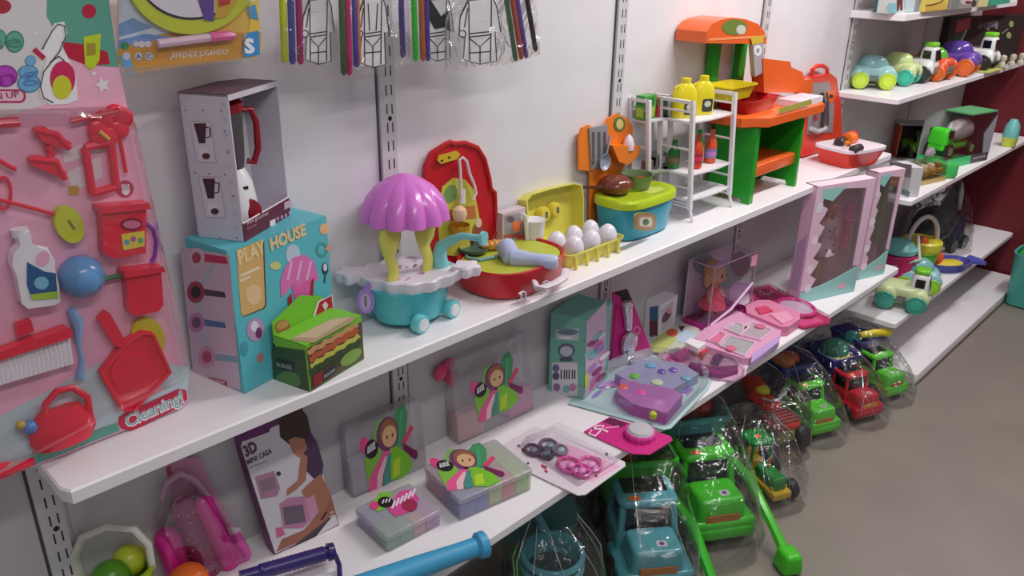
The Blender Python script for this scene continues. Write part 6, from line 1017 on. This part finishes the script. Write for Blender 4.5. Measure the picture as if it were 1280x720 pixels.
def mini_car(label, cpx, z, yaw, body, wheelc, S=1, cab=None, roof=None, top=None, name='toy_car', group='toy cars on the far shelf', cat='toy car'):
    p_ = at(*cpx, z=z+.001) if isinstance(cpx, tuple) else cpx; t = thing(name, label, cat, p_, group, yaw); B_ = P(*body, .28); q = Matrix.Scale(S, 4)
    mb = MB(); mb.rbox((0, 0, .075), (.15, .27, .06), P(110, 116, 116), q, r=.02, rc=.03); mb.rbox((0, .0, .11), (.165, .27, .07), B_, q, r=.03, rc=.05); mb.build('body', t, world=False)
    for s in (-1, 1):
        mb = MB(); 
        for y in (-.085, .085): mb.ball((s*.075, y, .085), (.03, .062, .055), B_, q)
        mb.build('mudguards', t, world=False)
    if cab:
        mb = MB(); mb.rbox((0, -.08, .165), (.12, .11, .12), P(*cab, .25), q, r=.02, rc=.03, top=(.86, .8)); cb = mb.build('cab', t, world=False); mb = MB(); mb.prism([(-.045, 0), (.045, 0), (.038, .065), (-.038, .065)], 0, .003, GLS, q @ frame((0, -.137, .14), (1, 0, 0), (0, .18, 1))); mb.build('windscreen', cb, world=False)
        for s in (-1, 1): mb = MB(); mb.box((s*.0575, -.08, .175), (.004, .05, .05), GLS, q @ I4); mb.build('side_window', cb, world=False)
        mb = MB(); mb.rbox((0, -.08, .235), (.09, .08, .03), P(*(roof or cab), .25), q, r=.01, rc=.02); mb.build('cab_roof', cb, world=False)
    if top: mb = MB(); mb.lathe([(.075, .12), (.078, .15), (.065, .185), (.04, .205), (.01, .21)], P(*top, .15), q, 20, 1, 1.25); mb.build('canopy', t, world=False)
    for s in (-1, 1):
        for y in (-.085, .085): wheel(t, s*.085*S, y*S, .055*S, .045*S, tuple(min(255, int(v*1.1)) for v in wheelc), P(*wheelc, .35))
    return t
Yw = radians(-35)
lw = (190, 220, 60); tw = (60, 190, 160)
mini_car('pale turquoise toy car with lime wheels at the left end of its shelf', (1086, 109), ZC, radians(35), (150, 196, 200), lw, .8, top=(130, 180, 186))
mini_car('pale yellow toy car with turquoise wheels beside the pale turquoise one', (1118, 104), ZC, radians(5), (206, 220, 150), tw, .8, top=(200, 220, 140))
mini_car('white toy truck with lime roof, left of the orange car', (1140, 100), ZC, radians(0), (226, 226, 226), (60, 60, 60), .85, cab=(232, 230, 232), roof=(130, 210, 50))
mini_car('orange toy car with a green canopy', (1160, 98), ZC, radians(-5), (236, 86, 50), (240, 110, 40), .85, top=(90, 180, 50))
mini_car('violet toy car with orange wheels', (1190, 92), ZC, radians(5), (110, 70, 176), (244, 110, 50), .92, top=(90, 60, 160))
mini_car('white toy truck with lime roof at the right end of the car row', (1214, 86), ZC, radians(0), (226, 226, 226), (50, 50, 50), .9, cab=(232, 230, 232), roof=(130, 220, 50))
q = Box(Vector((5.28, -.055, ZC+.001)), Vector((6.035, -.275, ZC+.001)), .045, .30); t = thing('game_box', 'large black game box with grey numerals, standing behind the toy cars', 'box', q.c); mb = MB(); q.solid(mb, K(46, 42, 42)); ct = mb.build('carton', t)
pg = q.front; mb = MB(); px(mb, pg, [(1196, 26), (1214, 22), (1212, 36), (1194, 42)], K(170, 70, 84)); px(mb, pg, [(1192, 44), (1206, 38), (1200, 54), (1192, 58)], K(50, 90, 64)); px(mb, pg, line([(1199, 56), (1208, 38)], 2), K(176, 180, 172), .001)
ptext(mb, pg, '44', (1221, 38), (1232, 36), 9, K(130, 126, 128), .001); px(mb, pg, [(1234, 28), (1248, 25), (1247, 36), (1244, 36), (1243, 33), (1237, 34), (1236, 38), (1233, 38)], K(130, 124, 134), .001); px(mb, pg, line([(1252, 42), (1260, 36)], 2), K(120, 116, 116), .001); px(mb, pg, E(1264, 30, 3, 4), K(150, 170, 90), .001); px(mb, pg, E(1261, 44, 3, 4), K(160, 170, 110), .001); mb.build('printed_artwork', ct)
for i, x in enumerate((1252, 1264, 1275)):
    p_ = at(x, 84-i*1.5, z=ZC+.012); t = thing('toy_figure', 'tiny grey and white toy figure, %s of three before the black game box' % ['leftmost', 'middle', 'rightmost'][i], 'toy figure', p_, 'tiny figures by the game box'); mb = MB(); mb.lathe([(.022, 0), (.024, .02), (.016, .034), (.02, .05), (.018, .066), (.006, .074)], P(200, 190, 170, .4), T(*p_), 12); mb.build('figure', t); mb = MB(); mb.box(p_+Vector((0, -.02, .03)), (.02, .01, .02), P(70, 66, 60)); mb.build('dark_front', t)
t, q = bxpx('yellow_card', 'flat pale yellow card under the tiny figures', (1236, 92), (1256, 86), ZC+.001, .2, .008, (206, 206, 110))
# shelf with the mixer truck
F_ = at(1118, 206, z=ZD+.001); t = thing('vehicle_box', 'open black display box with a small dark green vehicle and grey lid', 'toy box', at(1140, 196, z=ZD+.001)); q = Box(at(1119, 197, z=ZD+.001), at(1166, 199, z=ZD+.001), .14, .2); w_, h_ = q.w, q.h
mb = MB(); bk_ = K(44, 40, 42); mb.box((w_/2, q.d-.003, h_/2), (w_, .006, h_), bk_, q.M); mb.box((w_/2, q.d/2, .004), (w_, q.d, .008), bk_, q.M); mb.box((w_-.003, q.d/2, h_/2), (.006, q.d, h_), K(110, 110, 116), q.M); mb.box((.003, q.d/2, h_/2), (.006, q.d, h_), K(196, 70, 50), q.M); mb.box((w_*.4, q.d*.4, h_+.004), (w_*1.0, q.d*1.1, .006), K(150, 146, 148), q.M); mb.build('carton', t)
mini_car('small dark green toy off-road vehicle inside the open black display box', q.M @ Vector((w_*.55, q.d*.45, .009)), 0, radians(-40), (90, 150, 40), (40, 50, 36), .62, cab=(70, 110, 40), roof=(60, 90, 40), group='boxed toy vehicles')
t, q = bxpx('bulldozer_box', 'small white window box with an orange brown bulldozer, at the shelf corner', (1113, 236), (1134, 246), ZD+.001, .06, .15, (206, 204, 210), [([(1112, 202), (1140, 206), (1138, 222), (1112, 218)], (130, 124, 130)), ([(1128, 236), (1138, 240), (1136, 246), (1127, 242)], (110, 140, 140))])
p_ = q.M @ Vector((q.w*.4, -.03, .02)); o = thing('toy_bulldozer', 'orange brown toy bulldozer at the small white window box', 'toy vehicle', p_); mb = MB(); O2 = P(190, 120, 40); mb.rbox((0, 0, .03), (.07, .05, .03), O2, T(*p_), r=.01); mb.rbox((.005, 0, .06), (.04, .04, .035), O2, T(*p_), r=.008); mb.build('body', o); mb = MB()
for s in (-1, 1): mb.tube([(-.03, s*.028, .014), (.03, s*.028, .014)], .015, BK, T(*p_), n=10)
mb.build('tracks', o)
F_ = at(1147, 233, z=ZD+.001); R_ = at(1182, 225, z=ZD+.001); q = Box(F_, R_, .09, .13); t = thing('gold_vehicle_pack', 'clear pack of gold brown toy vehicles on a yellow tray, before the mixer truck box', 'toy pack', q.c); mb = MB(); q2_ = mb.box((q.w/2, q.d/2, .01), (q.w, q.d, .02), K(196, 170, 90), q.M); mb.build('tray', t)
for i in range(4):
    mb = MB(); c_ = ((i+.5)*q.w/4, q.d*.5, .05); mb.rbox(c_, (.04, .06, .035), P(176, 130, 50), q.M, r=.008); mb.rbox((c_[0], c_[1], .08), (.028, .035, .03), P(*random.choice([(150, 110, 50), (110, 100, 90), (216, 190, 150)])), q.M, r=.006); mb.build('small_vehicle', t)
mb = MB(); mb.rbox((q.w/2, q.d/2, .07), (q.w, q.d, .1), BLIS, q.M, r=.01); mb.build('clear_cover', t)
mb = MB(); gp_ = at(1186, 222, z=ZD+.001); mb.lathe([(.04, 0), (.05, .01), (.052, .07), (.05, .075)], P(60, 200, 90), T(gp_.x+.02, gp_.y+.02, ZD+.001), 20); o = mb.build('green_tub'); tag(o, 'bright green round tub behind the gold vehicle pack', 'tub')
F_ = at(1178, 212, z=ZD+.001); R_ = at(1250, 200, z=ZD+.001); R_ = Vector((5.12, -.472, F_.z)); q = Box(F_, R_, .17, .30); w_, h_, d_ = q.w, q.h, q.d; t = thing('mixer_truck_box', 'large clear box with a green and grey base holding a green mixer truck', 'toy box', q.c)
mb = MB(); mb.box((w_*.3, d_/2, .025), (w_*.6, d_, .05), K(60, 206, 120), q.M); mb.box((w_*.8, d_/2, .025), (w_*.4, d_, .05), K(84, 80, 82), q.M); mb.box((w_*.8, -.001, .028), (w_*.3, .001, .012), K(160, 156, 158), q.M); mb.build('base', t)
mb = MB(); mb.box((w_/2, d_-.004, h_/2+.02), (w_, .008, h_-.05), K(160, 158, 162), q.M); mb.box((w_-.004, d_/2, h_/2), (.008, d_, h_), K(90, 90, 100), q.M); mb.box((w_*.7, d_/2, h_-.004), (w_*.6, d_, .008), K(90, 170, 110), q.M); mb.prism([(w_*.78, h_*.55), (w_, h_*.9), (w_, .05), (w_*.85, .05)], .0, .002, K(150, 150, 160), q.front.M); mb.build('card_back', t)
mb = MB(); mb.box((w_/2, .001, h_/2+.02), (w_, .001, h_-.05), BLIS, q.M); mb.build('clear_window', t)
m0 = q.M @ Vector((w_*.42, d_*.45, .052)); o = thing('toy_mixer_truck', 'bright green toy mixer truck with a white drum inside the large clear box', 'toy truck', m0, None, math.atan2(q.u.y, q.u.x)-pi/2+pi*0); Gm = P(70, 230, 40, .25); X = RZ(pi/2*0)
mb = MB(); mb.rbox((0, .03, .06), (.1, .32, .03), Gm, r=.01); mb.build('chassis', o, world=False); mb = MB(); mb.rbox((0, .145, .12), (.12, .1, .1), Gm, r=.02, top=(.9, .75)); cb = mb.build('cab', o, world=False); mb = MB(); mb.box((.059, .145, .14), (.004, .05, .045), GLS); mb.box((-.059, .145, .14), (.004, .05, .045), GLS); mb.build('cab_windows', cb, world=False)
mb = MB(); mb.tube([(0, .07, .12), (0, .0, .14), (0, -.08, .15), (0, -.12, .16)], [.03, .06, .06, .03], P(226, 216, 220), n=16); mb.build('drum', o, world=False)
for s in (-1, 1):
    for y in (.14, -.08): wheel(o, s*.055, y, .042, .03, (170, 220, 130))
mb = MB(); mb.tube([(0, .22, .04), (0, .26, .03)], [.03, .012], P(170, 150, 160), n=8); mb.build('front_chute', o, world=False)
o.rotation_euler = (0, 0, math.atan2(q.u.y, q.u.x)+pi/2); 
p_ = at(1260, 182, z=ZD+.001); t = thing('green_yellow_pack', 'teal and yellow bagged toy standing right of the mixer truck box', 'toy pack', p_); mb = MB(); mb.rings([oval(.05, .04, 0), oval(.055, .045, .06)], P(206, 220, 70), T(*p_)); mb.rings([oval(.055, .045, .06), oval(.05, .04, .13), oval(.02, .02, .17)], P(110, 190, 190), T(*p_)); mb.build('toy', t)
# low shelf
def lowpot(x, y, label, cols, r, h_, name='toy_pail', cat='toy pail'):
    p_ = at(x, y, z=ZE+.001); t = thing(name, label, cat, p_); M = T(*p_); mb = MB(); mb.lathe([(r*.75, 0), (r*.8, .005), (r, h_), (r*1.06, h_), (r*1.06, h_+.01), (r*.93, h_+.01), (r*.8, h_*.4)], P(*cols[0], .3), M, 26); mb.build('pail', t); return t, M
t, M = lowpot(1114, 356, 'magenta toy pail with a turquoise top, behind the doll boxes', [(214, 24, 110)], .11, .2); mb = MB(); mb.lathe([(.1, .215), (.1, .24), (.06, .28), (.02, .29)], P(110, 196, 190), M, 20); mb.tube([(-.1, -.02, .15), (-.02, -.13, .2), (.09, -.06, .3)], .01, P(190, 196, 180), M); mb.build('lid', t)
t, M = lowpot(1145, 336, 'green and yellow toy basket with a white arched handle, on the low far shelf', [(70, 180, 30)], .11, .14, 'toy_basket', 'toy basket'); mb = MB(); mb.lathe([(.112, .13), (.118, .15), (.116, .19), (.1, .2), (.09, .19)], P(220, 210, 50), M, 26); mb.build('yellow_rim', t); mb = MB(); mb.ball((-.06, -.02, .2), .035, P(240, 100, 50), M); mb.build('red_knob', t)
mb = MB(); mb.tube([Vector((.105*cos(a), -.03*0, .18+.16*sin(a))) for a in [pi*i/12 for i in range(13)]], .014, P(220, 200, 206), M @ RZ(radians(-30)), n=8); mb.build('arched_handle', t)
p_ = at(1165, 322, z=ZE+.066); mb = MB(); mb.ball(p_, .065, P(250, 90, 40, .3), n=20); o = mb.build('play_ball'); tag(o, 'orange red ball beside the green and yellow basket on the low far shelf', 'ball')
p_ = at(1184, 336, z=ZE+.001); t = thing('fish_basket', 'flat blue fish shaped net basket holding yellow pieces, on the low far shelf', 'toy basket', p_); M = T(*p_) @ RZ(radians(-30)); mb = MB(); mb.rings([oval(.12, .07, .002, e=2), oval(.15, .09, .05, e=2), oval(.155, .095, .055, e=2), oval(.145, .085, .055, e=2), oval(.12, .07, .015, e=2)], mat((110, 110, 210), .15, 'tint'), M); b_ = mb.build('basket', t); mb = MB(); mb.prism([(.14, -.02), (.22, -.07), (.24, 0), (.22, .07), (.14, .02)], .03, .05, P(90, 90, 190), M); mb.build('tail', b_)
mb = MB(); mb.rings([oval(.09, .05, .02, e=2), oval(.1, .055, .04, e=2), oval(.06, .03, .055, e=2)], P(230, 206, 60), M); mb.build('yellow_pieces', t)
# dark bagged ride toy
p_ = at(1215, 322, z=ZE+.001); p_.y = -.24; t = thing('bagged_ride_toy', 'large black and navy toy wrapped in shiny clear plastic, on the low far shelf', 'bagged toy', p_); M = T(*p_) @ RZ(radians(-8)); bk3 = P(30, 28, 36, .3); nv = P(40, 36, 84, .3)
mb = MB(); mb.rbox((.0, .05, .16), (.34, .2, .24), bk3, M, r=.07, rc=.07, top=(.6, .7)); mb.tube([(-.2, 0, .06), (-.1, -.05, .16), (.02, -.06, .3), (.1, -.04, .42)], [.05, .08, .07, .04], bk3, M, n=12); mb.build('body', t); mb = MB(); mb.rbox((.16, -.03, .12), (.16, .16, .2), nv, M, r=.05, rc=.05, top=(.6, .8)); mb.build('navy_side', t)
for x in (.02, .17): mb = MB(); mb.tube([(x, -.13, .045), (x, -.09, .045)], .045, bk3, M, n=16); mb.build('wheel', t)
mb = MB(); mb.tube([(-.02, -.12, .3), (0, -.1, .4), (.03, -.08, .46)], [.012, .018, .008], P(170, 170, 160), M); mb.build('highlight_streak', t)  # white highlight on the dark body, modelled as a pale tube
mb = MB(); R = []
for k, (z, a, b) in enumerate(((.0, .3, .19), (.12, .29, .18), (.26, .24, .15), (.4, .15, .1), (.5, .06, .05))): R.append([(x+.012*noise.noise(Vector((x*12, y*12, k))), y+.02*noise.noise(Vector((x*14+5, y*9, k))), zz+.004) for x, y, zz in oval(a, b, z, .02, .0, 48, 2.4)])
mb.rings(R, FILM, M, caps=False); mb.build('clear_bag', t)
p_ = at(1240, 305, z=ZE+.001); p_.y = -.12; t = thing('pink_bagged_toy', 'pink topped bagged toy hanging behind the black ride toy, by the red wall', 'bagged toy', Vector((p_.x, p_.y, ZE+.001))); mb = MB(); M = T(p_.x-.03, p_.y, ZE+.001); mb.rbox((0, 0, .16), (.16, .14, .3), P(70, 64, 120, .3), M, r=.04); mb.build('violet_body', t); mb = MB(); mb.ball((0, 0, .44), (.13, .08, .14), P(220, 50, 150, .4), M); mb.build('pink_head', t)
# cars on the low shelf
mini_car('white cabbed pale yellow toy truck with turquoise wheels, on the low far shelf', (1125, 382), ZE, radians(15), (206, 220, 160), (56, 160, 140), .95, cab=(232, 230, 232), roof=(120, 206, 40), group='toy cars on the low shelf')
mini_car('pale turquoise toy car with lime wheels, behind the white cabbed truck', (1142, 360), ZE, radians(25), (140, 190, 196), (150, 210, 50), .9, top=(120, 180, 180), group='toy cars on the low shelf')
# flask on plinth floor
p_ = at(1274, 380, z=FZ+.001); t = thing('turquoise_pail', 'tall turquoise tub with a lime ring handle, standing on the floor by the red wall', 'tub', Vector((p_.x+.03, p_.y-.02, FZ+.001))); M = T(p_.x+.03, p_.y-.02, FZ+.001)
mb = MB(); mb.rings([oval(.1, .09, 0, e=4), oval(.115, .1, .01, e=4), oval(.14, .12, .36, e=4), oval(.145, .125, .37, e=4), oval(.13, .11, .37, e=4), oval(.1, .09, .1, e=4)], P(70, 176, 160), M); tb = mb.build('tub', t); mb = MB(); mb.tube([Vector((-.04+.09*cos(2*pi*i/20), -.1, .42+.09*sin(2*pi*i/20))) for i in range(20)], .016, P(120, 220, 60), M, closed=True); mb.build('ring_handle', t, label='lime ring handle')
mb = MB(); mb.rbox((-.0, 0, .36), (.2, .18, .05), P(60, 170, 60), M, r=.02); mb.build('lime_contents', tb)
